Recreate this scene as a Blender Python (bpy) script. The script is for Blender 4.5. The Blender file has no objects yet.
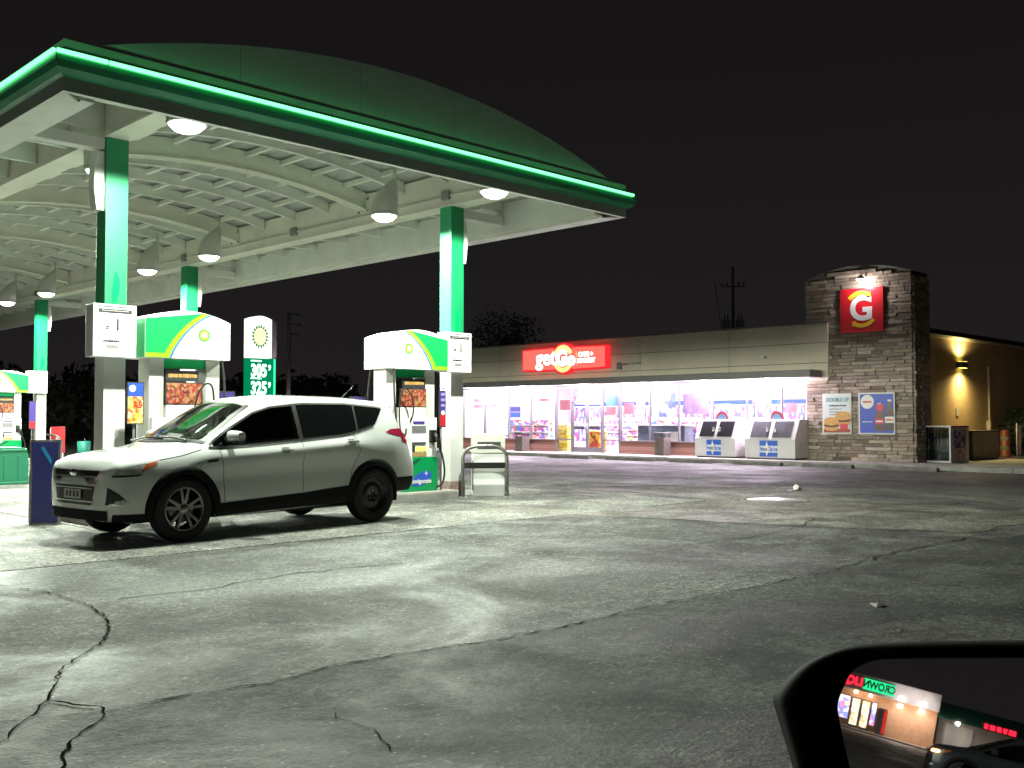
import bpy, bmesh, math, random
import numpy as np
from mathutils import Vector, Matrix

random.seed(7)
scene = bpy.context.scene
R = math.radians
PI = math.pi

# ------------------------------------------------------------------ camera
FPX, HOR, CZ, AZ = 1004.475, 419.44, 1.3, R(45.041)
PITCH = math.atan((HOR - 384) / FPX)
cam_d = bpy.data.cameras.new('camera')
cam = bpy.data.objects.new('camera', cam_d)
scene.collection.objects.link(cam)
scene.camera = cam
cam_d.sensor_width = 36
cam_d.sensor_fit = 'HORIZONTAL'
cam_d.lens = 36 * FPX / 1024
cam_d.clip_start = 0.02
cam_d.clip_end = 2000
cam.location = (0, 0, CZ)
cam.rotation_euler = (PI / 2 + PITCH, 0, AZ - PI / 2)
scene.render.resolution_x = 1024
scene.render.resolution_y = 768

# ------------------------------------------------------------------ night sky
world = bpy.data.worlds.new('World')
scene.world = world
world.use_nodes = True
wn, wl = world.node_tree.nodes, world.node_tree.links
bg = wn['Background']
tc = wn.new('ShaderNodeTexCoord')
sx = wn.new('ShaderNodeSeparateXYZ')
cr = wn.new('ShaderNodeValToRGB')
wl.new(tc.outputs['Generated'], sx.inputs[0])
wl.new(sx.outputs['Z'], cr.inputs[0])
wl.new(cr.outputs[0], bg.inputs['Color'])
cr.color_ramp.elements[0].position = 0.0
cr.color_ramp.elements[0].color = (0.0155, 0.0130, 0.0145, 1)
cr.color_ramp.elements[1].position = 0.35
cr.color_ramp.elements[1].color = (0.0082, 0.0072, 0.0070, 1)
bg.inputs['Strength'].default_value = 1.0
# faint moon, far below the lamps
sun_d = bpy.data.lights.new('moon', 'SUN')
sun_d.energy = 0.004
sun_d.angle = R(10)
sun_d.color = (0.85, 0.9, 1.0)
sun = bpy.data.objects.new('moon', sun_d)
sun.rotation_euler = (R(35), 0, R(20))
scene.collection.objects.link(sun)
# ------------------------------------------------------------------ exposure
vs = scene.view_settings
vs.view_transform = 'Standard'
vs.look = 'None'
vs.exposure = 0.0
vs.gamma = 1.0
scene.cycles.max_bounces = 7
scene.cycles.transparent_max_bounces = 12
scene.cycles.sample_clamp_indirect = 6
scene.cycles.caustics_reflective = False
scene.cycles.caustics_refractive = False

COL = scene.collection

# ------------------------------------------------------------------ pixel helpers (a pixel gives a direction only)
_fw = Vector((math.cos(AZ) * math.cos(PITCH), math.sin(AZ) * math.cos(PITCH), math.sin(PITCH)))
_rt = Vector((math.sin(AZ), -math.cos(AZ), 0))
_up = _rt.cross(_fw)
CAM = Vector((0, 0, CZ))


def ray(px, py):
    return _fw + _rt * ((px - 512) / FPX) + _up * ((384 - py) / FPX)


def hit(px, py, X=None, Y=None, Z=None):
    d = ray(px, py)
    if X is not None: t = (X - CAM.x) / d.x
    elif Y is not None: t = (Y - CAM.y) / d.y
    else: t = (Z - CAM.z) / d.z
    return CAM + d * t


def smooth01(t):
    t = max(0, min(1, t))
    return t * t * (3 - 2 * t)


def gz(x):          # the lot falls slightly toward the store
    return -0.22 * smooth01((x - 13.5) / 16.0)


def ghit(px, py, dz=0.0):
    p = hit(px, py, Z=dz)
    for _ in range(6):
        p = hit(px, py, Z=gz(p.x) + dz)
    return p

# ------------------------------------------------------------------ mesh builder
def catmull(P, k):
    P = np.asarray(P); n = len(P); out = []
    for i in range(n - 1):
        p0, p1, p2, p3 = P[max(i - 1, 0)], P[i], P[i + 1], P[min(i + 2, n - 1)]
        # sharper at low corners
        for j in range(k):
            t_ = j / k
            out.append(.5 * ((2 * p1) + (-p0 + p2) * t_ + (2 * p0 - 5 * p1 + 4 * p2 - p3) * t_**2 + (-p0 + 3 * p1 - 3 * p2 + p3) * t_**3))
    out.append(P[-1])
    return np.array(out)




class MB:
    def __init__(s):
        s.v, s.f, s.m, s.sm = [], [], [], []

    def add(s, vs, fs, mi=0, smooth=False):
        n = len(s.v)
        s.v += [tuple(p) for p in vs]
        for f in fs:
            s.f.append([i + n for i in f]); s.m.append(mi); s.sm.append(smooth)
        return s

    def box(s, x0, x1, y0, y1, z0, z1, mi=0, M=None):
        if x0 > x1: x0, x1 = x1, x0
        if y0 > y1: y0, y1 = y1, y0
        if z0 > z1: z0, z1 = z1, z0
        vs = [(x, y, z) for z in (z0, z1) for y in (y0, y1) for x in (x0, x1)]
        if M is not None: vs = [M @ Vector(p) for p in vs]
        return s.add(vs, [(0, 2, 3, 1), (4, 5, 7, 6), (0, 1, 5, 4), (2, 6, 7, 3), (0, 4, 6, 2), (1, 3, 7, 5)], mi)

    def bbox(s, x0, x1, y0, y1, z0, z1, b=0.01, mi=0, M=None):
        """bevelled box (chamfered edges)"""
        if x0 > x1: x0, x1 = x1, x0
        if y0 > y1: y0, y1 = y1, y0
        bm = bmesh.new()
        bmesh.ops.create_cube(bm, size=1)
        for v in bm.verts:
            v.co = Vector(((x0 + x1) / 2 + v.co.x * (x1 - x0), (y0 + y1) / 2 + v.co.y * (y1 - y0), (z0 + z1) / 2 + v.co.z * (z1 - z0)))
        bmesh.ops.bevel(bm, geom=list(bm.edges), offset=b, segments=2, affect='EDGES', profile=.6)
        return s.bm(bm, mi, M)

    def bm(s, bm, mi=0, M=None, smooth=False):
        bm.verts.index_update()
        vs = [(M @ v.co) if M is not None else v.co.copy() for v in bm.verts]
        fs = [[v.index for v in f.verts] for f in bm.faces]
        s.add(vs, fs, mi, smooth)
        bm.free()
        return s

    def tube(s, path, r, n=8, mi=0, cap=True):
        P = [Vector(p) for p in path]
        rs = r if isinstance(r, (list, tuple)) else [r] * len(P)
        vs, fs = [], []
        T0 = (P[1] - P[0]).normalized()
        a = Vector((0, 0, 1)) if abs(T0.z) < .9 else Vector((1, 0, 0))
        U = T0.cross(a).normalized()
        for i, p in enumerate(P):
            T = (P[min(i + 1, len(P) - 1)] - P[max(i - 1, 0)])
            if T.length < 1e-9: T = T0
            T.normalize()
            U = (U - T * U.dot(T)).normalized()
            W = T.cross(U)
            for k in range(n):
                t = 2 * PI * k / n
                vs.append(p + (U * math.cos(t) + W * math.sin(t)) * rs[i])
        for i in range(len(P) - 1):
            for k in range(n):
                k2 = (k + 1) % n
                fs.append((i * n + k, i * n + k2, (i + 1) * n + k2, (i + 1) * n + k))
        if cap:
            fs.append(tuple(range(n - 1, -1, -1)))
            fs.append(tuple(range((len(P) - 1) * n, len(P) * n)))
        return s.add(vs, fs, mi, True)

    def lathe(s, prof, n=24, mi=0, M=None, smooth=True):
        """prof: (r,z) list; axis z"""
        vs, fs = [], []
        for r, z in prof:
            for k in range(n):
                t = 2 * PI * k / n
                vs.append(Vector((r * math.cos(t), r * math.sin(t), z)))
        for i in range(len(prof) - 1):
            for k in range(n):
                k2 = (k + 1) % n
                fs.append((i * n + k, i * n + k2, (i + 1) * n + k2, (i + 1) * n + k))
        if M is not None: vs = [M @ v for v in vs]
        return s.add(vs, fs, mi, smooth)

    def prism(s, pts, a, b, axis='y', mi=0, M=None):
        """polygon pts in the plane perpendicular to axis, extruded a..b"""
        def put(u, v, w):
            return {'x': (w, u, v), 'y': (u, w, v), 'z': (u, v, w)}[axis]
        n = len(pts)
        vs = [Vector(put(u, v, a)) for u, v in pts] + [Vector(put(u, v, b)) for u, v in pts]
        if M is not None: vs = [M @ v for v in vs]
        fs = [tuple(range(n)), tuple(range(2 * n - 1, n - 1, -1))]
        fs += [(i, n + i, n + (i + 1) % n, (i + 1) % n) for i in range(n)]
        return s.add(vs, fs, mi)

    def grid(s, rows, mi=0, smooth=True, closed=False):
        n = len(rows[0])
        vs = [p for r in rows for p in r]
        fs = []
        for i in range(len(rows) - 1):
            for k in range(n if closed else n - 1):
                k2 = (k + 1) % n
                fs.append((i * n + k, i * n + k2, (i + 1) * n + k2, (i + 1) * n + k))
        return s.add(vs, fs, mi, smooth)

    def build(s, name, mats, parent=None, loc=None, fix=True):
        me = bpy.data.meshes.new(name)
        me.from_pydata([tuple(v) for v in s.v], [], s.f)
        if not isinstance(mats, (list, tuple)): mats = [mats]
        for m in mats: me.materials.append(m)
        me.polygons.foreach_set('material_index', s.m)
        me.polygons.foreach_set('use_smooth', s.sm)
        if fix:
            b = bmesh.new(); b.from_mesh(me)
            bmesh.ops.recalc_face_normals(b, faces=b.faces)
            b.to_mesh(me); b.free()
        me.update()
        o = bpy.data.objects.new(name, me)
        COL.objects.link(o)
        if parent is not None: o.parent = parent
        if loc is not None: o.location = loc
        return o


def tag(o, label, cat, group=None):
    o['label'] = label; o['category'] = cat
    if group: o['group'] = group
    return o


def struct(o):
    o['kind'] = 'structure'
    return o


def thing(name, label, cat, loc=(0, 0, 0), rz=0, group=None):
    o = bpy.data.objects.new(name, None)
    o.empty_display_size = .2
    COL.objects.link(o)
    o.location = loc
    o.rotation_euler = (0, 0, rz)
    return tag(o, label, cat, group)


def copy_tree(o, parent=None):
    c = o.copy(); COL.objects.link(c); c.parent = parent
    for ch in list(o.children): copy_tree(ch, c)
    return c


def sub(name, parent, loc=(0, 0, 0)):
    """an Empty that is a part holding sub-parts"""
    o = bpy.data.objects.new(name, None)
    COL.objects.link(o); o.parent = parent; o.location = loc
    return o


def text_obj(name, s, size, mat_, parent, M, bold=0.0, ext=0.002, align='CENTER', sx_=1.0):
    cu = bpy.data.curves.new(name, 'FONT')
    cu.body = s; cu.size = size; cu.offset = bold; cu.extrude = ext
    cu.align_x = align; cu.align_y = 'CENTER'; cu.resolution_u = 4
    t = bpy.data.objects.new(name + '_tmp', cu)
    COL.objects.link(t)
    bpy.context.view_layer.update()
    me = bpy.data.meshes.new_from_object(t.evaluated_get(bpy.context.evaluated_depsgraph_get()))
    bpy.data.objects.remove(t); bpy.data.curves.remove(cu)
    me.transform(M @ Matrix.Diagonal((sx_, 1, 1, 1)))
    me.materials.clear(); me.materials.append(mat_)
    o = bpy.data.objects.new(name, me)
    COL.objects.link(o); o.parent = parent
    return o


def face_M(origin, right, up):
    """matrix whose local x,y,z become right, up, outward"""
    r = Vector(right).normalized(); u = Vector(up).normalized(); n = r.cross(u)
    return Matrix(((r.x, u.x, n.x, origin[0]), (r.y, u.y, n.y, origin[1]), (r.z, u.z, n.z, origin[2]), (0, 0, 0, 1)))


def marks(parent, M, w, h, rows, m_, seed=0):
    """illegible small print: rows of short bars centred on M"""
    rnd = random.Random(seed)
    b = MB()
    for r_ in range(rows):
        y = h / 2 - h * (r_ + .5) / rows; x = -w / 2; hh_ = h / rows * .62
        while x < w / 2 - w * .04:
            l_ = rnd.uniform(.05, .16) * w; x2 = min(x + l_, w / 2)
            b.box(x, x2, y - hh_ / 2 * rnd.uniform(.7, 1), y + hh_ / 2 * rnd.uniform(.7, 1), 0, .0015, M=M)
            x = x2 + w * rnd.uniform(.012, .03)
    o = b.build('small_print', m_, parent); o['kind'] = 'stuff'
    return o

# ------------------------------------------------------------------ materials


def mat(name, col, rough=.5, metal=0.0, emit=None, estr=0.0, var=0.0, vscale=3.0, bump=0.0, bscale=40.0, coat=0.0, spec=.5, var2=None, rvar=0.0):
    m = bpy.data.materials.new(name); m.use_nodes = True
    nt = m.node_tree; n, l = nt.nodes, nt.links
    p = n['Principled BSDF']
    p.inputs['Base Color'].default_value = (*col, 1)
    p.inputs['Roughness'].default_value = rough
    p.inputs['Metallic'].default_value = metal
    p.inputs['Specular IOR Level'].default_value = spec
    if coat: p.inputs['Coat Weight'].default_value = coat; p.inputs['Coat Roughness'].default_value = .03
    if emit:
        p.inputs['Emission Color'].default_value = (*emit, 1)
        p.inputs['Emission Strength'].default_value = estr
    if var or bump or rvar:
        t = n.new('ShaderNodeTexCoord')
    if var:
        nz = n.new('ShaderNodeTexNoise'); nz.inputs['Scale'].default_value = vscale; nz.inputs['Detail'].default_value = 6; nz.inputs['Roughness'].default_value = .65
        l.new(t.outputs['Object'], nz.inputs['Vector'])
        mp = n.new('ShaderNodeMapRange'); mp.inputs[1].default_value = .3; mp.inputs[2].default_value = .7
        l.new(nz.outputs['Fac'], mp.inputs[0])
        mx = n.new('ShaderNodeMix'); mx.data_type = 'RGBA'
        c2 = var2 if var2 else tuple(c * (1 - var) for c in col)
        c1 = col if var2 else tuple(min(1, c * (1 + var * .4)) for c in col)
        mx.inputs[6].default_value = (*c2, 1); mx.inputs[7].default_value = (*c1, 1)
        l.new(mp.outputs[0], mx.inputs[0]); l.new(mx.outputs[2], p.inputs['Base Color'])
    if rvar:
        nz2 = n.new('ShaderNodeTexNoise'); nz2.inputs['Scale'].default_value = vscale * 1.7; nz2.inputs['Detail'].default_value = 5
        l.new(t.outputs['Object'], nz2.inputs['Vector'])
        mp2 = n.new('ShaderNodeMapRange'); mp2.inputs[1].default_value = .3; mp2.inputs[2].default_value = .7
        mp2.inputs[3].default_value = max(0, rough - rvar); mp2.inputs[4].default_value = min(1, rough + rvar)
        l.new(nz2.outputs['Fac'], mp2.inputs[0]); l.new(mp2.outputs[0], p.inputs['Roughness'])
    if bump:
        nb = n.new('ShaderNodeTexNoise'); nb.inputs['Scale'].default_value = bscale; nb.inputs['Detail'].default_value = 4
        l.new(t.outputs['Object'], nb.inputs['Vector'])
        b = n.new('ShaderNodeBump'); b.inputs['Strength'].default_value = bump; b.inputs['Distance'].default_value = .02
        l.new(nb.outputs['Fac'], b.inputs['Height']); l.new(b.outputs[0], p.inputs['Normal'])
    return m


def emis(name, col, s):
    m = bpy.data.materials.new(name); m.use_nodes = True
    n, l = m.node_tree.nodes, m.node_tree.links
    n.remove(n['Principled BSDF'])
    e = n.new('ShaderNodeEmission'); e.inputs[0].default_value = (*col, 1); e.inputs[1].default_value = s
    l.new(e.outputs[0], n['Material Output'].inputs[0])
    return m


def glass(name, tint=(1, 1, 1), gloss=.09, rough=.0, glossmax=.6):
    """thin pane: mostly clear with a sharp reflection that grows at grazing angles"""
    m = bpy.data.materials.new(name); m.use_nodes = True
    n, l = m.node_tree.nodes, m.node_tree.links
    n.remove(n['Principled BSDF'])
    t = n.new('ShaderNodeBsdfTransparent'); t.inputs[0].default_value = (*tint, 1)
    g = n.new('ShaderNodeBsdfGlossy'); g.inputs['Roughness'].default_value = rough
    lw = n.new('ShaderNodeFresnel'); lw.inputs[0].default_value = 1.5
    mp = n.new('ShaderNodeMapRange'); mp.inputs[3].default_value = gloss * .3; mp.inputs[4].default_value = glossmax
    mx = n.new('ShaderNodeMixShader')
    l.new(lw.outputs[0], mp.inputs[0]); l.new(mp.outputs[0], mx.inputs[0])
    l.new(t.outputs[0], mx.inputs[1]); l.new(g.outputs[0], mx.inputs[2])
    l.new(mx.outputs[0], n['Material Output'].inputs[0])
    return m


def asphalt_mat(name, dark, light, patch=.18, gloss=(.55, .85)):
    m = bpy.data.materials.new(name); m.use_nodes = True
    n, l = m.node_tree.nodes, m.node_tree.links
    p = n['Principled BSDF']
    t = n.new('ShaderNodeTexCoord')

    def noise(sc, det=6, rgh=.6, dist=0, src=None):
        q = n.new('ShaderNodeTexNoise'); q.inputs['Scale'].default_value = sc; q.inputs['Detail'].default_value = det
        q.inputs['Roughness'].default_value = rgh; q.inputs['Distortion'].default_value = dist
        l.new(src if src else t.outputs['Object'], q.inputs['Vector']); return q

    def rng(src, a, b, c=0., d=1.):
        q = n.new('ShaderNodeMapRange'); q.inputs[1].default_value = a; q.inputs[2].default_value = b
        q.inputs[3].default_value = c; q.inputs[4].default_value = d
        l.new(src, q.inputs[0]); return q.outputs[0]

    def mix(f, a, b, mode='MIX'):
        q = n.new('ShaderNodeMix'); q.data_type = 'RGBA'; q.blend_type = mode
        if isinstance(f, float): q.inputs[0].default_value = f
        else: l.new(f, q.inputs[0])
        for i, c in ((6, a), (7, b)):
            if isinstance(c, tuple): q.inputs[i].default_value = (*c, 1)
            else: l.new(c, q.inputs[i])
        return q.outputs[2]
    mpg = n.new('ShaderNodeMapping'); mpg.inputs['Scale'].default_value = (.30, 1.1, 1); mpg.inputs['Rotation'].default_value = (0, 0, R(12))
    l.new(t.outputs['Object'], mpg.inputs[0])

    def cells(sc, lo, hi):
        v = n.new('ShaderNodeTexVoronoi'); v.inputs['Scale'].default_value = sc
        l.new(t.outputs['Object'], v.inputs['Vector'])
        q = n.new('ShaderNodeSeparateColor'); l.new(v.outputs['Color'], q.inputs[0])
        return v, rng(q.outputs[0], 0, 1, lo, hi)
    big = rng(noise(patch, 4, .55, .6).outputs[0], .38, .62)
    streak = rng(noise(.9, 7, .7, .3, mpg.outputs[0]).outputs[0], .35, .68)
    worn = rng(noise(1.1, 10, .78, .4).outputs[0], .44, .57)
    gate = rng(noise(.33, 3, .5).outputs[0], .48, .70)
    c = mix(big, dark, light)
    c = mix(streak, c, tuple(x * .78 for x in light))
    st = n.new('ShaderNodeMath'); st.operation = 'MAXIMUM'
    l.new(worn, st.inputs[0]); l.new(gate, st.inputs[1])
    c = mix(st.outputs[0], tuple(x * .42 for x in dark), c)
    va, ca = cells(55, .34, 1.75)
    vb, cb = cells(24, .78, 1.22)
    mott = rng(noise(13, 5, .75).outputs[0], .36, .64, .62, 1.30)
    for q_ in (ca, cb, mott):
        vm = n.new('ShaderNodeVectorMath'); vm.operation = 'SCALE'
        l.new(c, vm.inputs[0]); l.new(q_, vm.inputs['Scale']); c = vm.outputs[0]
    # pale stone chips
    vc, cc = cells(38, 0, 1)
    chip = rng(cc, .93, .97)
    near = rng(vc.outputs['Distance'], .25, .40, 1, 0)
    mm = n.new('ShaderNodeMath'); mm.operation = 'MULTIPLY'; l.new(chip, mm.inputs[0]); l.new(near, mm.inputs[1])
    c = mix(mm.outputs[0], c, tuple(min(1, x * 2.4) for x in light))
    l.new(c, p.inputs['Base Color'])
    l.new(rng(noise(.5, 6, .65, .8).outputs[0], .36, .62, gloss[0], gloss[1]), p.inputs['Roughness'])
    p.inputs['Specular IOR Level'].default_value = .36
    b = n.new('ShaderNodeBump'); b.inputs['Strength'].default_value = .35; b.inputs['Distance'].default_value = .006
    l.new(va.outputs['Distance'], b.inputs['Height'])
    b2 = n.new('ShaderNodeBump'); b2.inputs['Strength'].default_value = .3; b2.inputs['Distance'].default_value = .05
    l.new(noise(3.5, 6, .7).outputs[0], b2.inputs['Height']); l.new(b.outputs[0], b2.inputs['Normal'])
    l.new(b2.outputs[0], p.inputs['Normal'])
    return m


M_asph = asphalt_mat('asphalt', (.085, .088, .079), (.165, .168, .155))
M_conc = asphalt_mat('concrete_pad', (.16, .16, .145), (.27, .268, .243), .3, (.6, .85))
M_walk = mat('sidewalk_concrete', (.42, .40, .37), .8, var=.35, vscale=1.6, bump=.3)
M_curb = mat('kerb_concrete', (.34, .33, .30), .85, var=.4, vscale=2.2, bump=.4)
M_stop = mat('wheel_stop_concrete', (.22, .20, .19), .85, var=.5, vscale=4, bump=.4)
M_crack = mat('crack_dark', (.014, .014, .013), 1.0, spec=0)
M_tar = mat('seam_dark', (.035, .036, .032), .9, var=.5, vscale=9, spec=.1)
M_cwhite = mat('canopy_paint', (.84, .84, .78), .55, var=.14, vscale=1.3, rvar=.1)
M_cbeam = mat('canopy_girder_paint', (.84, .82, .72), .5, var=.14, vscale=1.0, rvar=.1)
M_cdeck = mat('canopy_deck_metal', (.40, .41, .40), .55, var=.25, vscale=.9)
M_gable = mat('canopy_gable_panel', (.72, .70, .70), .55, var=.15, vscale=.8)
M_fgreen = mat('fascia_green', (.04, .34, .17), .35, var=.15, vscale=1.5, coat=.3)
M_fbase = mat('fascia_trim', (.58, .62, .57), .45, var=.2, vscale=1.4)
M_neon = emis('green_light_tube', (.17, 1.0, .34), 2.9)
M_colgreen = mat('column_green', (.004, .205, .075), .5, var=.08, vscale=1.2)
M_white = mat('white_panel', (.80, .80, .78), .4, var=.06, vscale=2)
M_offw = mat('off_white_panel', (.62, .61, .56), .45, var=.14, vscale=2.5)
M_grey = mat('grey_metal', (.25, .25, .25), .4, .3, var=.2, vscale=3)
M_dgrey = mat('dark_grey_metal', (.07, .07, .07), .45, .2)
M_black = mat('black_plastic', (.012, .012, .012), .4)
M_rubber = mat('black_rubber', (.015, .015, .015), .75, var=.3, vscale=8)
M_steel = mat('brushed_steel', (.55, .55, .54), .3, .9, var=.15, vscale=6, rvar=.12)
M_steelw = mat('worn_steel_tube', (.34, .33, .31), .38, .85, var=.4, vscale=9, rvar=.15)
M_bpgreen = mat('pump_green', (.0, .30, .09), .3, coat=.2, var=.08, vscale=3)
M_bpmid = mat('pump_bright_green', (.008, .33, .075), .35)
M_bplime = mat('pump_lime', (.24, .55, .015), .35)
M_bpblue = mat('pump_blue_line', (.03, .12, .55), .35)
M_valw = mat('pump_valance_white', (.80, .81, .78), .35, emit=(1, 1, .95), estr=.08)
M_yel = mat('sun_yellow', (.95, .85, .10), .4, emit=(1, .9, .2), estr=.35)
M_suns = mat('sun_white', (.9, .9, .85), .4, emit=(1, 1, .9), estr=.4)
M_screen = emis('pump_screen_glow', (.85, .9, 1.0), 1.6)
M_purple = mat('purple_print', (.07, .045, .30), .4, var=.3, vscale=8)
M_navy = mat('navy_banner_print', (.028, .03, .13), .35, var=.25, vscale=2)
M_cyan = mat('cyan_print', (.02, .20, .42), .35)
M_redp = mat('red_print', (.55, .02, .03), .4)
M_bluep = mat('blue_print', (.03, .10, .55), .4, var=.2, vscale=4)
M_ink = mat('black_ink', (.03, .03, .035), .5)
M_orange = mat('orange_print', (.75, .28, .04), .45, var=.5, vscale=14)
M_tan = mat('bun_print', (.62, .33, .10), .5, var=.4, vscale=18)
M_paper = mat('pale_print', (.72, .70, .64), .5, var=.1, vscale=5)


def patchwork(name, cols, scale, rough=.5, estr=0.0, smooth=False):
    """printed picture / packaging: random cells of colour"""
    m = bpy.data.materials.new(name); m.use_nodes = True
    n, l = m.node_tree.nodes, m.node_tree.links
    p = n['Principled BSDF']; p.inputs['Roughness'].default_value = rough
    t = n.new('ShaderNodeTexCoord'); v = n.new('ShaderNodeTexVoronoi'); v.inputs['Scale'].default_value = 1.0
    mp_ = n.new('ShaderNodeMapping'); mp_.inputs['Scale'].default_value = scale if isinstance(scale, tuple) else (scale,) * 3
    if not smooth: v.distance = 'CHEBYCHEV'
    l.new(t.outputs['Object'], mp_.inputs[0]); l.new(mp_.outputs[0], v.inputs['Vector'])
    s = n.new('ShaderNodeSeparateColor'); l.new(v.outputs['Color'], s.inputs[0])
    r = n.new('ShaderNodeValToRGB'); r.color_ramp.interpolation = 'CONSTANT'
    while len(r.color_ramp.elements) < len(cols): r.color_ramp.elements.new(.5)
    for i, c in enumerate(cols):
        r.color_ramp.elements[i].position = i / len(cols); r.color_ramp.elements[i].color = (*c, 1)
    l.new(s.outputs[0], r.inputs[0]); l.new(r.outputs[0], p.inputs['Base Color'])
    if estr: l.new(r.outputs[0], p.inputs['Emission Color']); p.inputs['Emission Strength'].default_value = estr
    return m


M_food = patchwork('food_picture', [(.30, .03, .025), (.34, .10, .03), (.40, .22, .08), (.20, .03, .02), (.38, .14, .08), (.12, .02, .02)], 30, smooth=True)
M_prod = patchwork('shelf_products', [(.8, .75, .7), (.75, .1, .1), (.2, .15, .6), (.8, .6, .1), (.3, .1, .4), (.85, .8, .85), (.1, .25, .6), (.7, .35, .5)], (6, 6, 7))
M_prod2 = patchwork('cooler_products', [(.25, .22, .5), (.5, .45, .7), (.15, .1, .3), (.7, .65, .8), (.6, .1, .2), (.1, .15, .45), (.8, .75, .8)], (7, 9, 4))
M_yprod = patchwork('yellow_packets', [(.85, .62, .05), (.9, .75, .15), (.8, .45, .05), (.9, .85, .5)], 9)
# ------------------------------------------------------------------ ground
GX = [-400, -120, -60, -20, 0, 6, 10, 13, 14, 15, 16, 17, 18, 19, 20, 21, 22, 23, 24, 25, 26, 27, 28, 29, 30, 34, 60, 150, 600]
GY = [-400, -60, -20, -5, 5, 15, 30, 60, 150, 600]
mb = MB().grid([[Vector((x, y, gz(x))) for y in GY] for x in GX])
ground = struct(mb.build('asphalt_lot', M_asph))

ROWS = [12.831, 22.208, 31.585, 40.96]
XD, XA = 5.481, 11.359
XL, XR, YF, YB = 3.886, 12.954, 10.312, 43.5
ZB, ZT, ZG = 4.625, 5.159, 4.92
XM = (XL + XR) / 2

# concrete forecourt slabs with joints
slabs = struct(MB().box(2.02, 13.58, 9.24, 46, -.2, .0015).build('forecourt_bed', M_tar))
xs = [2.0, 4.9, 7.8, 10.7, 13.6]
ys = [9.2 + i * 3.1 for i in range(13)]
sl_cache = None
for i in range(4):
    for j in range(12):
        zc = 0
        if sl_cache is None:
            b_ = MB().bbox(-1.445, 1.445, -1.545, 1.545, -.1, .005, .002)
            o = b_.build('concrete_slab', M_conc, slabs); sl_cache = o.data
        else:
            o = bpy.data.objects.new('concrete_slab', sl_cache); COL.objects.link(o); o.parent = slabs
        o.location = ((xs[i] + xs[i + 1]) / 2, (ys[j] + ys[j + 1]) / 2, random.uniform(-.002, .003) + zc)


def ribbon(name, pts, w, m, dz=.004, jit=.35, sub_=6, wob=.03, taper=False):
    """irregular crack or seam lying on the ground"""
    P = [Vector((p[0], p[1], 0)) for p in pts]
    Q = []
    for a, b in zip(P[:-1], P[1:]):
        k = max(2, int((b - a).length * sub_))
        for i in range(k):
            Q.append(a.lerp(b, i / k))
    Q.append(P[-1])
    vs, fs = [], []
    for i, q in enumerate(Q):
        d = (Q[min(i + 1, len(Q) - 1)] - Q[max(i - 1, 0)]).normalized()
        nrm = Vector((-d.y, d.x, 0))
        o = nrm * random.uniform(-wob, wob)
        ww = w * random.uniform(1 - jit, 1 + jit)
        if taper: ww *= max(.15, 1 - abs(2 * i / len(Q) - 1))
        for sgn in (-1, 1):
            c = q + o + nrm * sgn * ww / 2
            vs.append((c.x, c.y, gz(c.x) + dz))
        if i: fs.append((2 * i - 2, 2 * i - 1, 2 * i + 1, 2 * i))
    o = MB().add(vs, fs).build(name, m, fix=False)
    return struct(o)


gp = lambda L: [ghit(*p)[:2] for p in L]


def sheet(name, pts, m, dz, sub_=3, wob=.06):
    P = [Vector((p[0], p[1], 0)) for p in pts]; Q = []
    for i in range(len(P)):
        a, b = P[i], P[(i + 1) % len(P)]
        k_ = max(1, min(60, int((b - a).length * sub_)))
        for j in range(k_):
            q = a.lerp(b, j / k_) + Vector((random.uniform(-wob, wob), random.uniform(-wob, wob), 0))
            Q.append((q.x, q.y, gz(q.x) + dz))
    bm_ = bmesh.new(); vs_ = [bm_.verts.new(q) for q in Q]; bm_.faces.new(vs_)
    bmesh.ops.triangulate(bm_, faces=bm_.faces)
    return struct(MB().bm(bm_).build(name, m))


M_asph2 = asphalt_mat('old_asphalt', (.050, .053, .046), (.098, .102, .090), .25, (.62, .9))
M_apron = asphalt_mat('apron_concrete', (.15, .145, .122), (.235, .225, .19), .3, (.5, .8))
sheet('old_asphalt_patch', gp([(-260, 745), (0, 722), (106, 712), (150, 704), (200, 694), (270, 684), (330, 667), (420, 652), (500, 640), (570, 626), (650, 607), (740, 590), (820, 574), (868, 561)]) + [(11.5, 4.1), (14.0, 3.5), (14, -9), (-9, -9), (-9, 3)], M_asph2, .004, 8, .02)
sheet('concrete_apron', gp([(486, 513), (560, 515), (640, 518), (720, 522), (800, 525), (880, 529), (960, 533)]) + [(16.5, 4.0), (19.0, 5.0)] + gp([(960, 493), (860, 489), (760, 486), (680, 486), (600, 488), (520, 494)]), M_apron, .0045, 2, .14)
ribbon('pavement_crack', gp([(-30, 583), (0, 586), (40, 592), (62, 597), (90, 606), (108, 620), (110, 632), (102, 643), (80, 656), (62, 670), (52, 690), (48, 702), (38, 712), (22, 724), (8, 740), (-30, 760)]), .011, M_crack, .009, .7, sub_=18, wob=.016)
ribbon('pavement_crack', gp([(48, 703), (75, 706), (98, 709), (106, 713), (96, 724), (78, 738), (68, 750), (60, 772), (50, 800)]), .011, M_crack, .0095, .7, sub_=20, wob=.016)
ribbon('pavement_seam', gp([(106, 712), (150, 704), (200, 694), (270, 684), (330, 667), (420, 652), (500, 640), (570, 626), (650, 607), (740, 590), (820, 574), (868, 561)]), .010, M_crack, .009, .85, sub_=14, wob=.018)
ribbon('pavement_seam', gp([(868, 561), (885, 554), (930, 545), (1000, 532), (1060, 522)]), .02, M_tar, .0095, .7, sub_=5, wob=.05)
ribbon('pavement_crack', gp([(840, 640), (890, 636), (905, 631)]), .006, M_crack, .009, sub_=12)
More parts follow.
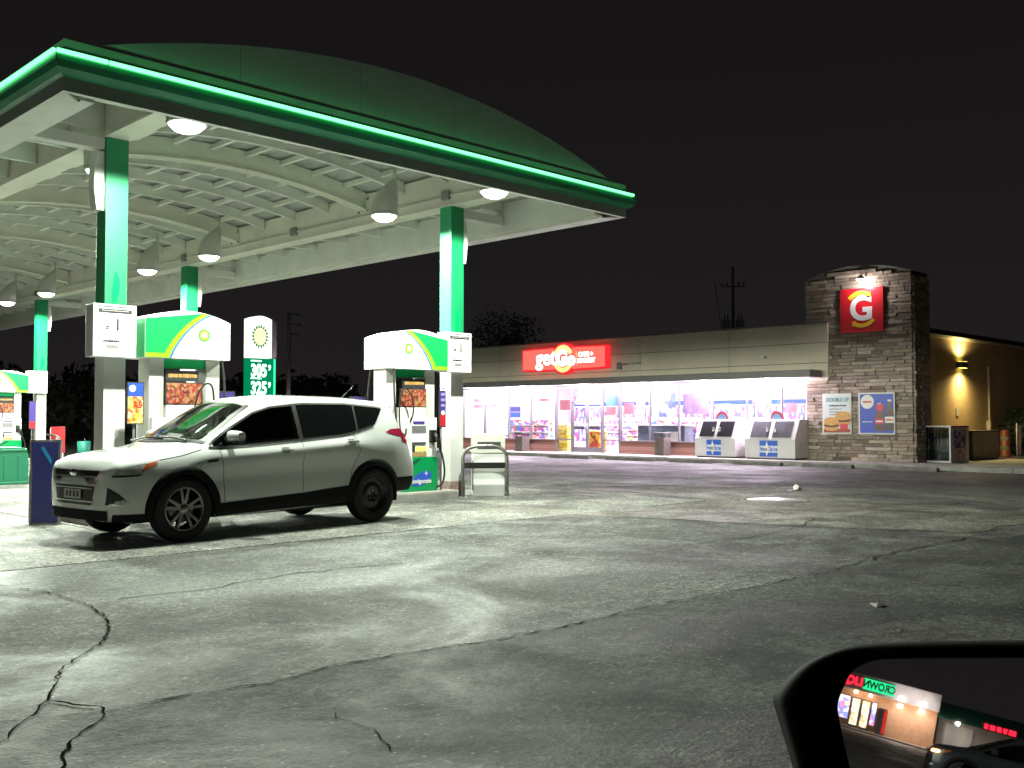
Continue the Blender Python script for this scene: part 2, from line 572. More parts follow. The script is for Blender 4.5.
ribbon('pavement_crack', gp([(690, 545), (760, 536), (800, 527), (815, 519)]), .016, M_tar, .0085, .6)
ribbon('pavement_crack', gp([(120, 600), (200, 590), (300, 573), (400, 563)]), .012, M_tar, .004, .7, wob=.06)
ribbon('pavement_crack', gp([(330, 715), (352, 724), (380, 736), (396, 752)]), .005, M_crack, .009, sub_=14)
for k, (px, py, w) in enumerate([(560, 487, 90), (640, 480, 70), (505, 477, 40), (720, 476, 80), (600, 493, 60), (690, 489, 110), (560, 497, 50), (820, 478, 60)]):
    ribbon('pavement_crack', gp([(px, py), (px + w * .4, py - 1.2), (px + w, py + .6)]), .07, M_tar, .0045 + k * .0004, .7, 3, .15, True)

# manhole cover, bright in the light of the store
M_iron = mat('worn_iron_cover', (.55, .54, .52), .32, .6, var=.3, vscale=8, bump=.5, bscale=30)
c = ghit(775, 500.5)
t = thing('manhole_cover', 'pale round manhole cover set in the asphalt before the store', 'manhole cover', (c.x, c.y, gz(c.x)))
MB().lathe([(0, .012), (.44, .012), (.45, .004), (.45, -.05)], 40).build('cover_plate', M_iron, t)
MB().lathe([(.46, -.05), (.46, .010), (.53, .010), (.54, .003), (.54, -.05)], 40).build('frame_ring', M_stop, t)
c = ghit(797, 490)
t = thing('crumpled_paper', 'small crumpled white paper lying on the asphalt', 'litter', (c.x, c.y, gz(c.x)))
bm_ = bmesh.new(); bmesh.ops.create_icosphere(bm_, subdivisions=2, radius=.07)
for v in bm_.verts: v.co *= random.uniform(.6, 1.25); v.co.z = max(-.0, v.co.z * .8 + .045)
MB().bm(bm_).build('paper_ball', M_white, t)
MB().box(-.28, .16, -.03, .04, .004, .012).build('paper_strip', M_paper, t)
c = ghit(878, 607)
o = MB().add([(-.07, -.02, .006), (.05, -.045, .02), (.085, .03, .006), (-.03, .05, .025), (0, 0, .03)], [(0, 1, 4), (1, 2, 4), (2, 3, 4), (3, 0, 4)]).build('paper_scrap', M_paper, loc=(c.x, c.y, 0), fix=False)
tag(o, 'small torn paper scrap lying alone on the dark foreground asphalt', 'litter')

# ------------------------------------------------------------------ fuel canopy
canopy = thing('fuel_canopy', 'large canopy with barrel vaulted roof and glowing green edge over the pumps', 'canopy', (XM, (YF + YB) / 2, 0))
cinv = Matrix.Translation(Vector((-XM, -(YF + YB) / 2, 0)))


def cpart(mbd, name, m, parent=None):
    """world-space builder -> part of the canopy"""
    o = mbd.build(name, m, parent if parent else canopy)
    if parent is None: o.data.transform(cinv)
    else: o.data.transform(cinv)
    return o


def za(x): return 5.87 - .71 * ((x - XM) / 4.2) ** 2


# fascia: profile (outward, z) swept along each side with mitred ends
FL = .28
prof_of = lambda FL: [(0, ZT), (0, 5.065), (.05, 5.045), (.10, 5.0), (.125, 4.945), (.125, 4.89), (.10, 4.83), (.05, 4.785), (0, 4.765), (0, ZB), (-FL, ZB), (-FL, ZB + .03), (-.04, ZB + .03), (-.04, ZT)]
corners = [(XL, YF), (XR, YF), (XR, YB), (XL, YB)]
for k in range(4):
    a, b = Vector(corners[k]), Vector(corners[(k + 1) % 4])
    d = (b - a).normalized(); out = Vector((d.y, -d.x))
    prof = prof_of(.075 if k in (0, 2) else .275)
    rows = []
    for q, sgn in ((a, -1), (b, 1)):
        rows.append([Vector((*(q + out * o_ + d * (sgn * o_)), z)) for o_, z in prof])
    mbd = MB(); n = len(prof)
    vs = rows[0] + rows[1]
    for i in range(n):
        j = (i + 1) % n
        mi = 1 if 1 <= i <= 7 else (2 if 9 <= i <= 11 else 0)
        mbd.add([rows[0][i], rows[0][j], rows[1][j], rows[1][i]], [(0, 1, 2, 3)], mi, 1 <= i <= 7)
    fo = cpart(mbd, 'fascia_panel', [M_fbase, M_fgreen, M_cwhite])
    # glowing tube in lengths with small gaps
    L = (b - a).length
    cuts = [-.13 if k == 0 else .0, .40] + [.40 + (L - .8) * i / max(2, round(L / 3.6)) for i in range(1, max(2, round(L / 3.6)))] + [L - .40, L + (.13 if k == 3 else .03)]
    for c0, c1 in zip(cuts[:-1], cuts[1:]):
        pth = []
        nn = 6
        for i in range(nn + 1):
            s_ = c0 + .012 + (c1 - c0 - .024) * i / nn
            off = .142
            pth.append(Vector((*(a + d * s_ + out * off), 4.975)))
        tb = MB().tube(pth, .023, 8).build('light_tube', M_neon, fo)
        tb.data.transform(cinv)

# gable (front arch) in panels, barrel roof deck
gx = [4.22, 5.9, 7.6, 9.24, 10.94, 12.62]
for k in range(5):
    x0, x1 = gx[k] + .004, gx[k + 1] - .004
    top = [(x0 + (x1 - x0) * i / 10, za(x0 + (x1 - x0) * i / 10) + .02) for i in range(11)]
    pts = [(x1, ZT - .10), (x0, ZT - .10)] + top
    cpart(MB().prism(pts, YF + .045, YF + .10, 'y'), 'gable_panel', M_gable)
deck = MB()
N = 72
rows = []
for i in range(N + 1):
    x = 4.22 + 8.4 * i / N
    rib_ = .018 if i % 2 else 0
    rows.append([Vector((x, YF + .10, za(x) - rib_)), Vector((x, YB - .1, za(x) - rib_))])
deck.grid(rows, smooth=False)
cpart(deck, 'roof_deck', M_cdeck)
deck = MB().grid([[Vector((4.22 + 8.4 * i / 40, y, za(4.22 + 8.4 * i / 40) + .03)) for y in (YF + .1, YB - .1)] for i in range(41)])
cpart(deck, 'roof_skin', M_gable)
# girders
for gx_ in (XD, XA):
    g = MB()
    g.box(gx_ - .17, gx_ + .17, YF + .06, YB - .06, ZG, ZG + .02)
    g.box(gx_ - .13, gx_ + .13, YF + .06, YB - .06, ZG + .02, 5.50)
    cpart(g, 'girder', M_cbeam)
# edge beams inside the fascia
for x0, x1 in ((XL + .27, XL + .44), (XR - .44, XR - .27)):
    cpart(MB().box(x0, x1, YF + .3, YB - .3, 4.66, 5.165), 'edge_beam', M_cwhite)
for y0, y1 in ((YF + .16, YF + .28), (YB - .28, YB - .16)):
    for xa, xb in ((XL + .45, XD - .18), (XD + .18, XA - .18), (XA + .18, XR - .45)):
        cpart(MB().box(xa, xb, y0, y1, 4.72, 5.05), 'edge_beam', M_cwhite)
# ribs of the vault


def arc_beam(y, w, depth, flange):
    b = MB()
    x0, x1 = XD + .14, XA - .14
    n = 20
    for (ww, za_, zb_) in ((w * .5, .0, depth), (w, depth - flange, depth)):
        rows = []
        for i in range(n + 1):
            x = x0 + (x1 - x0) * i / n
            zt_, zb2 = za(x) - .03 - za_, za(x) - .03 - zb_
            rows.append([Vector((x, y - ww / 2, zt_)), Vector((x, y - ww / 2, zb2)), Vector((x, y + ww / 2, zb2)), Vector((x, y + ww / 2, zt_))])
        b.grid(rows, smooth=False, closed=True)
    return b


BIG = 4.6885
y = ROWS[0] - BIG / 2 - .03
k = 0
while y < YB - .4:
    big = (k % 4 == 0)
    if y > YF + .35:
        cpart(arc_beam(y, .20 if big else .07, .34 if big else .20, .03 if big else .02), 'vault_rib', M_cbeam if big else M_cwhite)
    # outrigger rafters from girder to edge beam on both sides
    if y > YF + .35:
        for xa, xb in ((XL + .45, XD - .14), (XA + .14, XR - .45)):
            cpart(MB().prism([(xa, 5.02), (xb, 5.02), (xb, min(za(xb), 5.42) - .05), (xa, min(za(xa), 5.30) - .03)] if xa < XM else
                             [(xa, 5.02), (xb, 5.02), (xb, min(za(xb), 5.30) - .03), (xa, min(za(xa), 5.42) - .05)], y - .03, y + .03, 'y'), 'rafter', M_cwhite)
    y += BIG / 4; k += 1
# purlins running the length under the deck
for i in range(1, 9):
    x = XD + (XA - XD) * i / 9
    cpart(MB().box(x - .03, x + .03, YF + .3, YB - .3, za(x) - .125, za(x) - .045), 'purlin', M_cwhite)
# conduits and junction boxes along the girders, bolted rib feet
for gx_, s_ in ((XD, 1), (XA, -1)):
    cpart(MB().tube([(gx_ + s_ * .155, YF + .4, 5.10), (gx_ + s_ * .155, YB - .4, 5.10)], .018, 6), 'conduit', M_offw)
    y = ROWS[0] - BIG / 2 - .03 + BIG / 2
    while y < YB - 1:
        cpart(MB().bbox(gx_ + s_ * .135, gx_ + s_ * .20, y - .09, y + .09, 5.03, 5.19, .006), 'junction_box', M_grey)
        y += BIG
    y = ROWS[0] + BIG / 2 - .03
    while y < YB - 1:
        cpart(MB().box(gx_ + s_ * .131, gx_ + s_ * .15, y - .17, y + .17, 5.12, 5.50), 'rib_foot_plate', M_cbeam)
        for q in (-.135, .135):
            for z in (5.18, 5.40): cpart(MB().bbox(gx_ + s_ * .149, gx_ + s_ * .175, y + q - .018, y + q + .018, z - .018, z + .018, .004), 'bolt', M_grey)
        y += BIG
# columns
for r_, yy in enumerate(ROWS):
    for xx, s_ in ((XD, -1), (XA, 1)):
        if r_ == 3 and xx == XD: pass
        col = sub('column', canopy, (xx - XM, yy - (YF + YB) / 2, 0))
        h_ = .145
        MB().bbox(-h_, h_, -h_, h_, 2.62, ZG, .008).build('green_cladding', M_colgreen, col)
        MB().bbox(-h_ + .004, h_ - .004, -h_ + .004, h_ - .004, .26, 2.62, .008).build('white_cladding', M_white, col)
        MB().bbox(-h_ - .02, h_ + .02, -h_ - .02, h_ + .02, .0, .26, .012).build('column_base', mat('rust_stained_base_%d%d' % (r_, xx), (.28, .11, .08), .7, var=.6, vscale=9, var2=(.45, .40, .36)), col)
        # bracket arm to the edge beam and white cover box hanging beside the column
        MB().bbox(s_ * h_, s_ * 1.16, -.10, .10, 4.76, 4.915, .01).build('bracket_arm', M_cwhite, col)
        pts = [(s_ * .15, 4.74), (s_ * .15, 3.98), (s_ * .24, 3.98), (s_ * .275, 4.25), (s_ * .275, 4.55), (s_ * .24, 4.74)]
        MB().prism(pts, -.09, .09, 'y').build('cover_box', M_white, col)
        # leaf-shaped decal near the number box
        lf = [(-.05, 2.78), (.0, 2.80), (.045, 2.93), (.05, 3.06), (.02, 3.17), (-.015, 3.20), (-.04, 3.05), (-.055, 2.92)]
        MB().prism(lf, -h_ - .004, -h_ - .0005, 'y').build('leaf_decal', M_bpgreen, col)

# lamps under the canopy
M_lens = emis('lamp_lens', (1.0, 1.0, .94), 14)
M_lampw = mat('lamp_housing', (.55, .55, .50), .45, var=.1)
LCOL = (.91, 1.0, .84)


def canopy_lamp(x, y, label, power=1450, tilt=0):
    t = thing('canopy_lamp', label, 'lamp', (x, y, 4.66), 0, 'floodlights hanging under the canopy')
    top = min(za(x) - .05, 5.55) - 4.66
    s_ = 1 if x > XM else -1
    # sail shaped shroud leaning to the girder
    rows = []
    for i in range(9):
        f = i / 8
        r = .20 * (1 - f ** 2.2) + .035
        cx = s_ * .22 * f ** 2
        rows.append([Vector((cx + r * math.cos(a), r * .9 * math.sin(a), .04 + f * min(top - .05, .62))) for a in [2 * PI * k / 20 for k in range(20)]])
    MB().grid(rows, closed=True).build('shroud', M_lampw, t)
    MB().lathe([(.0, .045), (.22, .045), (.235, .02), (.23, .0), (.205, .0)], 24).build('trim_ring', M_lampw, t)
    MB().lathe([(.0, -.095), (.08, -.088), (.15, -.06), (.19, -.02), (.203, .002)], 24).build('lens', M_lens, t)
    MB().tube([(s_ * .22, 0, min(top - .05, .62)), (s_ * .22, 0, top)], .03, 8).build('stem', M_lampw, t)
    ld = bpy.data.lights.new('lamp_light', 'SPOT')
    ld.shadow_soft_size = .08; ld.energy = power; ld.color = LCOL; ld.spot_size = R(180); ld.spot_blend = .09
    lo = bpy.data.objects.new('lamp_light', ld); COL.objects.link(lo)
    lo.parent = t; lo.location = (0, 0, -.20)
    return t


canopy_lamp(10.24, 10.62, 'lit floodlight under canopy edge just above the nearest right column')
canopy_lamp(5.40, 10.66, 'largest lit floodlight, under canopy edge right of the nearest left column')
canopy_lamp(10.17, 13.18, 'lit floodlight with white shroud, left of the nearest right column top')
canopy_lamp(10.17, 19.05, 'lit floodlight above the green and white left pump')
canopy_lamp(10.15, 21.85, 'lit floodlight between the near left column and the second column')
canopy_lamp(10.10, 27.75, 'lit floodlight just above the third column at far left')
canopy_lamp(10.08, 30.67, 'lit floodlight at the left picture edge, last of the row')
hid = 'lit floodlight hidden behind the left girder of the canopy'
for (x, y) in ((5.62, 13.5), (5.4, 19.05), (5.4, 21.85), (5.4, 28.0)):
    canopy_lamp(x, y, hid)

# ------------------------------------------------------------------ pump islands
for r_, yy in enumerate(ROWS[:3]):
    isl = MB()
    isl.bbox(5.0, 11.05, yy - .55, yy + .55, -.05, .15, .03)
    struct(isl.build('pump_island', M_curb))


def number_box(xx, yy, num, label):
    t = thing('pump_number_sign', label, 'sign', (xx, yy - .3, 2.08))
    w = .275
    MB().bbox(-w, w, -.12, .12, 0, .66, .012).build('box', M_white, t)
    M = face_M((0, -.1245, 0), (1, 0, 0), (0, 0, 1))
    MB().box(-.21, .21, -.127, -.1215, .555, .60).build('header_strip', M_ink, t)
    MB().box(-.23, .23, -.126, -.1215, .625, .635).build('header_line', M_ink, t)
    marks(t, M @ Matrix.Translation((0, .578, .004)), .34, .010, 1, M_paper, 1)
    text_obj('number', num, .20, M_ink, t, M @ Matrix.Translation((.03, .40, .001)), .004)
    marks(t, M @ Matrix.Translation((-.10, .37, .001)), .05, .05, 2, M_ink, 2)
    marks(t, M @ Matrix.Translation((-.05, .20, .001)), .20, .045, 1, M_ink, 3)
    marks(t, M @ Matrix.Translation((-.03, .13, .001)), .16, .05, 2, M_grey, 4)
    MB().box(-.08, .08, .12, .17, .2, .5).build('clamp', M_grey, t)


number_box(5.35, ROWS[0] - .02, '1', 'white number sign box on the nearest left column')
number_box(11.14, ROWS[0] - .02, '1', 'white number sign box on the nearest right column beside the store')
number_box(11.14, ROWS[2] - .02, '1', 'small white number sign box on the far left column')


def rosette(parent, M, r):
    """layered sun-flower emblem: dark green, lime, yellow, white petals"""
    for k, (rr, m_) in enumerate(((1.0, M_bpgreen), (.80, M_bplime), (.62, M_yel), (.36, M_suns))):
        b = MB(); n = 18
        pts = []
        for i in range(n * 2):
            a = PI * i / n + (k * PI / n)
            q = r * rr * (1.0 if i % 2 == 0 else .80)
            pts.append((q * math.cos(a), q * math.sin(a)))
        b.prism(pts, .001 + .0012 * k, .002 + .0012 * k, 'z', M=M)
        b.build('sun_emblem', m_, parent)


def fuel_pump(xx, yy, m, label, num):
    """m=+1: green end of the valance at +x; origin at island top"""
    t = thing('fuel_pump', label, 'fuel pump', (xx, yy, .15))
    X = lambda a: a * m
    W, D = .60, .33
    Yf = -D
    # valance with arched top
    n = 14
    arch = [(-W + 2 * W * i / n, 2.45 + .13 * (1 - (2 * i / n - 1) ** 2)) for i in range(n + 1)]
    pts = [(W, 1.95), (-W, 1.95)] + arch
    val = MB().prism(pts, -D, D, 'y').build('valance', M_valw, t)
    zt = lambda u: 2.45 + .13 * (1 - (2 * u - 1) ** 2)
    # green swoosh: u from the green end
    def U(u): return m * (W - 2 * W * u)

    def bnd(v): return .30 + .20 * v + .27 * v ** 2.2

    def zone(u_off0, u_off1, mm, name, proud):
        k = 14
        for side in (-1, 1):
            b = MB()
            rowsA, rowsB = [], []
            for i in range(k + 1):
                v = i / k
                ua = 0.002 if u_off0 is None else bnd(v) + u_off0
                ub = bnd(v) + u_off1
                def P(u):
                    z = 1.953 + (zt(u) - .004 - 1.953) * v
                    return Vector((U(u), side * (D + proud), z))
                rowsA.append([P(ua), P(ub)])
            b.grid(rowsA, smooth=False)
            b.build(name, mm, val)
    zone(None, -.10, M_bpmid, 'green_field', .002)
    zone(-.10, -.025, M_bplime, 'lime_band', .003)
    zone(-.025, 0, M_bpblue, 'blue_line', .004)
    # green end cap + lime foot strip
    MB().box(U(0) - m * .0, U(0) + m * .003, -D + .004, D - .004, 1.953, 2.449).build('green_end', M_bpgreen, val)
    for sd in (-1, 1):
        MB().box(U(.004), U(.22), sd * (D + .004), sd * (D + .006), 1.954, 2.01).build('lime_foot', M_bplime, val)
        Mr = face_M((U(.68), sd * (D + .002), 2.27), (1 if sd < 0 else -1, 0, 0), (0, 0, 1))
        rosette(val, Mr, .095)
        if sd < 0:
            Mt = face_M((U(.68) - .0, -(D + .002), 2.0), (1, 0, 0), (0, 0, 1))
            marks(val, Mt, .42, .016, 1, M_grey, 5)
    # posts
    for px_, w_ in ((-.44, .10), (.36, .10)):
        MB().bbox(X(px_) - w_, X(px_) + w_, -.16, .16, .02, 1.95, .01).build('post', M_offw, t)
    # cabinet: green skirt, payment panel, head
    MB().bbox(X(-.33), X(.46), -.245, .245, 0, .54, .012).build('lower_cabinet', M_bpgreen, t)
    MB().bbox(X(-.32), X(.45), -.235, .235, .54, 1.18, .012).build('payment_cabinet', M_white, t)
    MB().bbox(X(-.30), X(.24), -.20, .20, 1.18, 1.34, .01).build('upper_head', M_white, t)
    for sd in (-1, 1):
        F = sd * .245
        r_ = 1 if sd < 0 else -1
        # white sweep and dark stripe in the skirt, blue oval with lettering
        sw = [(X(-.32), .34), (X(-.32), .52), (X(-.05), .52)]
        MB().prism(sw, F + sd * .001, F + sd * .003, 'y').build('white_sweep', M_white, t)
        st = [(X(-.32), .26), (X(-.32), .32), (X(.02), .52), (X(.12), .52)]
        MB().prism(st, F + sd * .001, F + sd * .004, 'y').build('dark_stripe', mat('deep_green_%d' % int(xx * 10), (.005, .09, .03), .4), t)
        ov = [(X(.12) + .215 * math.cos(a) * math.cos(.35) - .10 * math.sin(a) * math.sin(.35),
               .20 + .215 * math.cos(a) * math.sin(.35) + .10 * math.sin(a) * math.cos(.35)) for a in [2 * PI * i / 28 for i in range(28)]]
        MB().prism(ov, F + sd * .001, F + sd * .005, 'y').build('blue_oval', M_bluep, t)
        Mt = face_M((X(.12), F + sd * .006, .16), (r_, 0, 0), (0, 0, 1))
        text_obj('oval_lettering', 'invigorate', .10, M_white, t, Mt, .003)
        star = [((.045 if i % 2 == 0 else .012) * math.cos(PI * i / 4), (.045 if i % 2 == 0 else .012) * math.sin(PI * i / 4)) for i in range(8)]
        Ms = face_M((X(.12) + .09 * r_, F + sd * .006, .285), (r_, 0, 0), (0, 0, 1))
        MB().prism(star, 0, .002, 'z', M=Ms).build('white_star', M_white, t)
        G = sd * .235
        MB().box(X(-.08), X(.20), G, G + sd * .02, .93, 1.05).build('hood_visor', M_grey, t)
        MB().box(X(-.07), X(.20), G, G + sd * .012, .79, .92).build('screen', M_screen, t)
        MB().box(X(-.07), X(.20), G, G + sd * .016, .755, .785).build('screen_foot', M_dgrey, t)
        for i in range(3):
            MB().box(X(.0 + i * .075), X(.055 + i * .075), G, G + sd * .012, .64, .71).build('grade_button', M_yel, t)
        MB().box(X(-.07), X(-.02), G, G + sd * .011, .63, .73).build('keypad', M_ink, t)
        MB().box(X(-.07), X(.22), G, G + sd * .010, .555, .615).build('grade_label', mat('brown_label%d%d' % (int(xx), sd), (.40, .26, .10), .5), t)
        MB().box(X(-.05), X(.18), G, G + sd * .008, 1.08, 1.12).build('lettering_strip', M_purple, t)
        MB().box(X(.28), X(.40), G, G + sd * .05, .78, .98).build('nozzle_boot', M_black, t)
        # nozzle and hose on the outer side
        nz = MB()
        nz.tube([(X(.34), G + sd * .06, .93), (X(.36), G + sd * .10, .86), (X(.42), G + sd * .10, .74), (X(.45), G + sd * .09, .64)], [.032, .04, .03, .022], 8)
        nz.tube([(X(.34), G + sd * .08, .90), (X(.33), G + sd * .13, .80), (X(.38), G + sd * .13, .72)], .012, 6)
        nz.build('nozzle', M_black, t)
        hs = [(X(.45), G + sd * .09, .65), (X(.50), G + sd * .09, .52), (X(.535), G + sd * .09, .32), (X(.52), G + sd * .08, .16), (X(.47), G + sd * .06, .08), (X(.43), G + sd * .02, .06)]
        MB().tube([Vector(q) for q in catmull(np.array(hs), 5)], .016, 8).build('hose', M_rubber, t)
        # big overhead hose loop at the other end
        lp = [(X(-.50), G + sd * .06, 1.95), (X(-.515), G + sd * .10, 1.6), (X(-.50), G + sd * .12, 1.2), (X(-.42), G + sd * .12, .95), (X(-.30), G + sd * .10, .90), (X(-.24), G + sd * .06, 1.0)]
        lp = [Vector(q) for q in catmull(np.array(lp), 6)]
        MB().tube(lp, .015, 8).build('hose', M_rubber, t)
        lp = [(X(-.12), G - sd * .03, 1.05), (X(-.10), G + sd * .06, 1.25), (X(-.14), G + sd * .09, 1.48), (X(-.24), G + sd * .09, 1.62), (X(-.34), G + sd * .08, 1.60), (X(-.38), G + sd * .07, 1.42), (X(-.38), G + sd * .07, 1.1), (X(-.34), G + sd * .06, .9)]
        lp2 = []
        for a, b in zip(lp[:-1], lp[1:]):
            for i in range(4): lp2.append(Vector(a).lerp(Vector(b), i / 4))
        MB().tube([Vector(q) for q in catmull(np.array([list(v) for v in lp]), 6)], .013, 8).build('hose', M_rubber, t)
        # green header, food advert board between the posts
        MB().box(X(-.335), X(.255), sd * .10, sd * .13, 1.83, 1.948).build('green_header', M_bpgreen, t)
        ad = MB().box(X(-.26), X(.24), sd * .17, sd * .20, 1.36, 1.63).build('advert_board', M_food, t)
        MB().box(X(-.27), X(.25), sd * .162, sd * .196, 1.345, 1.645).build('advert_frame', M_ink, t)
        MB().box(X(-.22), X(.24), sd * .16, sd * .185, 1.655, 1.80).build('menu_board', M_ink, t)
        Mt = face_M((X(.01), sd * .186, 1.73), (r_, 0, 0), (0, 0, 1))
        marks(t, Mt, .40, .09, 1, M_tan, 6)
    return t


fuel_pump(10.27, ROWS[0] - .13, 1, 'fuel pump with white and green valance beside the nearest right column', '1')
fuel_pump(6.33, ROWS[0] - .13, -1, 'fuel pump with green valance and sun emblem behind the white car', '2')
fuel_pump(10.27, ROWS[2] - .13, 1, 'far fuel pump with green arched valance at the left picture edge', '5')

# adverts hanging by the pumps
def flag_ad(x, y, z0, w, h, label, top, body, post=True):
    t = thing('pump_advert', label, 'sign', (x, y, z0))
    MB().box(-w / 2, w / 2, -.012, .012, 0, h).build('frame', M_ink, t)
    MB().box(-w / 2 + .012, w / 2 - .012, -.016, -.0125, .012, h * .66).build('picture', body, t)
    MB().box(-w / 2 + .012, w / 2 - .012, -.0165, -.0125, h * .66, h - .012).build('heading', top, t)
    MB().tube([(0, .03, -z0 + .15), (0, .03, h * .9)], .016, 8).build('pole', M_grey, t)
    return t


M_yad = patchwork('yellow_food_print', [(.8, .72, .5), (.85, .55, .08), (.8, .4, .06), (.75, .15, .05), (.8, .7, .4), (.85, .6, .15)], 26, smooth=True)
t = flag_ad(5.58, ROWS[0] - .52, 1.24, .22, .53, 'narrow blue and yellow food advert beside the nearest left column', M_bluep, M_yad)
text_obj('price_lettering', '$5', .11, M_redp, t, face_M((.03, -.018, .24), (1, 0, 0), (0, 0, 1)), .003)
disc = MB().lathe([(0, 0), (.045, 0)], 16, M=face_M((-.04, -.018, .45), (1, 0, 0), (0, 0, 1))); disc.build('round_badge', M_white, t)
t = flag_ad(10.80, ROWS[0] - .40, 1.17, .13, .60, 'narrow purple advert between right pump and nearest right column', M_purple, M_purple)
MB().box(-.057, .057, -.019, -.0166, .02, .22).build('red_foot', M_redp, t)
MB().lathe([(0, 0), (.04, 0)], 16, M=face_M((0, -.021, .24), (1, 0, 0), (0, 0, 1))).build('round_badge', M_white, t)
for i in range(4):
    MB().box(-.04, .04, -.019, -.0166, .34 + i * .09, .38 + i * .09).build('print_line', mat('lilac%d' % i, (.35, .3, .62), .5), t)
t = flag_ad(10.98, ROWS[2] - .47, 1.02, .18, .82, 'small purple advert beside the far left column', M_purple, M_purple)
MB().box(-.077, .077, -.019, -.0166, .02, .22).build('red_foot', M_redp, t)
t = flag_ad(9.62, ROWS[0] + .30, 1.25, .30, .42, 'dark advert board left of the right pump, behind the car roof', M_purple, M_food)
t = flag_ad(7.20, ROWS[0] + .10, 1.30, .24, .40, 'small purple advert right of the left pump', M_purple, M_purple)

# ------------------------------------------------------------------ guard hoops and what stands at them
def hoop(x, y, w, h, ang, label, band=True):
    t = thing('guard_hoop', label, 'guard rail', (x, y, 0), ang)
    r = .16 if w > .4 else w * .45
    pth = [(-w / 2, 0, 0), (-w / 2, 0, h - .22)]
    n = 14
    for i in range(1, n):
        a = PI - PI * i / n
        pth.append((w / 2 * math.copysign(abs(math.cos(a)) ** .75, math.cos(a)), 0, h - .22 + .22 * math.sin(a) ** .8))
    pth += [(w / 2, 0, h - .22), (w / 2, 0, 0)]
    MB().tube(pth, .032, 10).build('bent_tube', M_steelw, t)
    for s_ in (-1, 1):
        MB().lathe([(0, .012), (.07, .012), (.075, 0)], 16, M=Matrix.Translation((s_ * w / 2, 0, .0))).build('foot_plate', M_steelw, t)
    if band:
        MB().bbox(-w / 2 + .03, w / 2 - .03, -.02, .02, .48, .58, .008).build('cross_band', M_black, t)
    return t


hoop(11.60, 12.26, .74, .86, R(-38), 'bent steel guard hoop in front of the white bin by the right column')
t = thing('waste_bin', 'white rectangular bin standing behind the guard hoop', 'bin', (11.92, 12.52, 0), R(-38))
MB().bbox(-.27, .27, -.17, .17, 0, .72, .015).build('lower_body', M_white, t)
MB().bbox(-.28, .28, -.18, .18, .72, 1.06, .02).build('upper_body', M_offw, t)
MB().box(-.20, .20, -.186, -.178, .80, .92).build('opening', M_dgrey, t)
MB().bbox(-.285, -.268, -.175, -.10, .1, .60, .003).build('corner_strip', M_grey, t)

hoop(4.72, 12.93, .30, .80, R(140), 'bent steel guard hoop behind the navy advert panel', False)
pa, pb = Vector((4.56, 12.95, 0)), Vector((4.84, 12.72, 0))
ang = math.atan2(pb.y - pa.y, pb.x - pa.x)
c = (pa + pb) / 2
t = thing('advert_panel', 'tall narrow navy advert panel standing at the white car nose', 'sign', (c.x, c.y, 0), ang)
w2 = (pb - pa).length / 2


def slab_poly(w0, wm, z0, z1, y0, y1):
    return [(-w0, z0), (w0, z0), (wm, (z0 + z1) * .6), (w0 + .005, z1), (-w0 - .005, z1), (-wm, (z0 + z1) * .6)]


MB().prism(slab_poly(w2, w2 - .01, .0, 1.05, 0, 0), -.03, .03, 'y').build('panel_frame', M_steelw, t)
MB().prism(slab_poly(w2 - .025, w2 - .035, .03, 1.02, 0, 0), -.034, -.0305, 'y').build('printed_face', M_navy, t)
MB().prism([(-.05, .95), (-.015, .97), (.085, .80), (.075, .74)], -.037, -.0342, 'y').build('cyan_stroke', M_cyan, t)

hoop(11.62, 31.55, .66, .84, R(-38), 'far steel guard hoop under the red advert panel', True)
t = thing('advert_panel', 'small red advert panel with white mark behind the car nose', 'sign', (11.92, 31.6, 0), R(-30))
MB().bbox(-.20, .20, -.03, .03, .28, 1.08, .006).build('panel_board', M_redp, t)
MB().box(-.22, -.20, -.035, .035, .26, 1.06).build('white_edge', M_white, t)
rr = [(.08 * math.cos(2 * PI * i / 20), .66 + .11 * math.sin(2 * PI * i / 20)) for i in range(20)]
MB().prism(rr, -.034, -.0305, 'y').build('white_mark', M_white, t)
for s_ in (-1, 1): MB().box(s_ * .14 - .02, s_ * .14 + .02, -.02, .02, 0, .28).build('leg', M_offw, t)

# green bin at the left edge
M_binG = mat('green_bin_plastic', (.008, .13, .065), .42, var=.12, vscale=3, bump=.05)
t = thing('storage_bin', 'green plastic bin with sloped sides at the left picture edge', 'bin', (6.82, 21.55, .0), R(8))
MB().prism([(-.62, 0), (.62, 0), (.60, .60), (.53, .74), (-.53, .74), (-.60, .60)], -.32, .32, 'y').build('body', M_binG, t)
MB().bbox(-.64, .64, -.335, .335, .0, .06, .02).build('base_rim', M_binG, t)
MB().bbox(-.57, .57, -.35, .35, .66, .71, .02).build('lid_rim', M_binG, t)
for i in range(4): MB().bbox(-.45 + i * .28, -.39 + i * .28, -.335, -.31, .10, .58, .01).build('rib', M_binG, t)
# teal tub by the far island
t = thing('washer_tub', 'small teal squeegee tub between red panel and left column', 'bin', (12.45, 30.95, 0))
MB().lathe([(0, .0), (.17, 0), (.20, .62), (.17, .64), (0, .60)], 16).build('tub', mat('teal_plastic', (.02, .20, .15), .4), t)
MB().tube([(0, 0, .3), (.03, .02, .72)], .015, 6).build('squeegee_handle', M_dgrey, t)

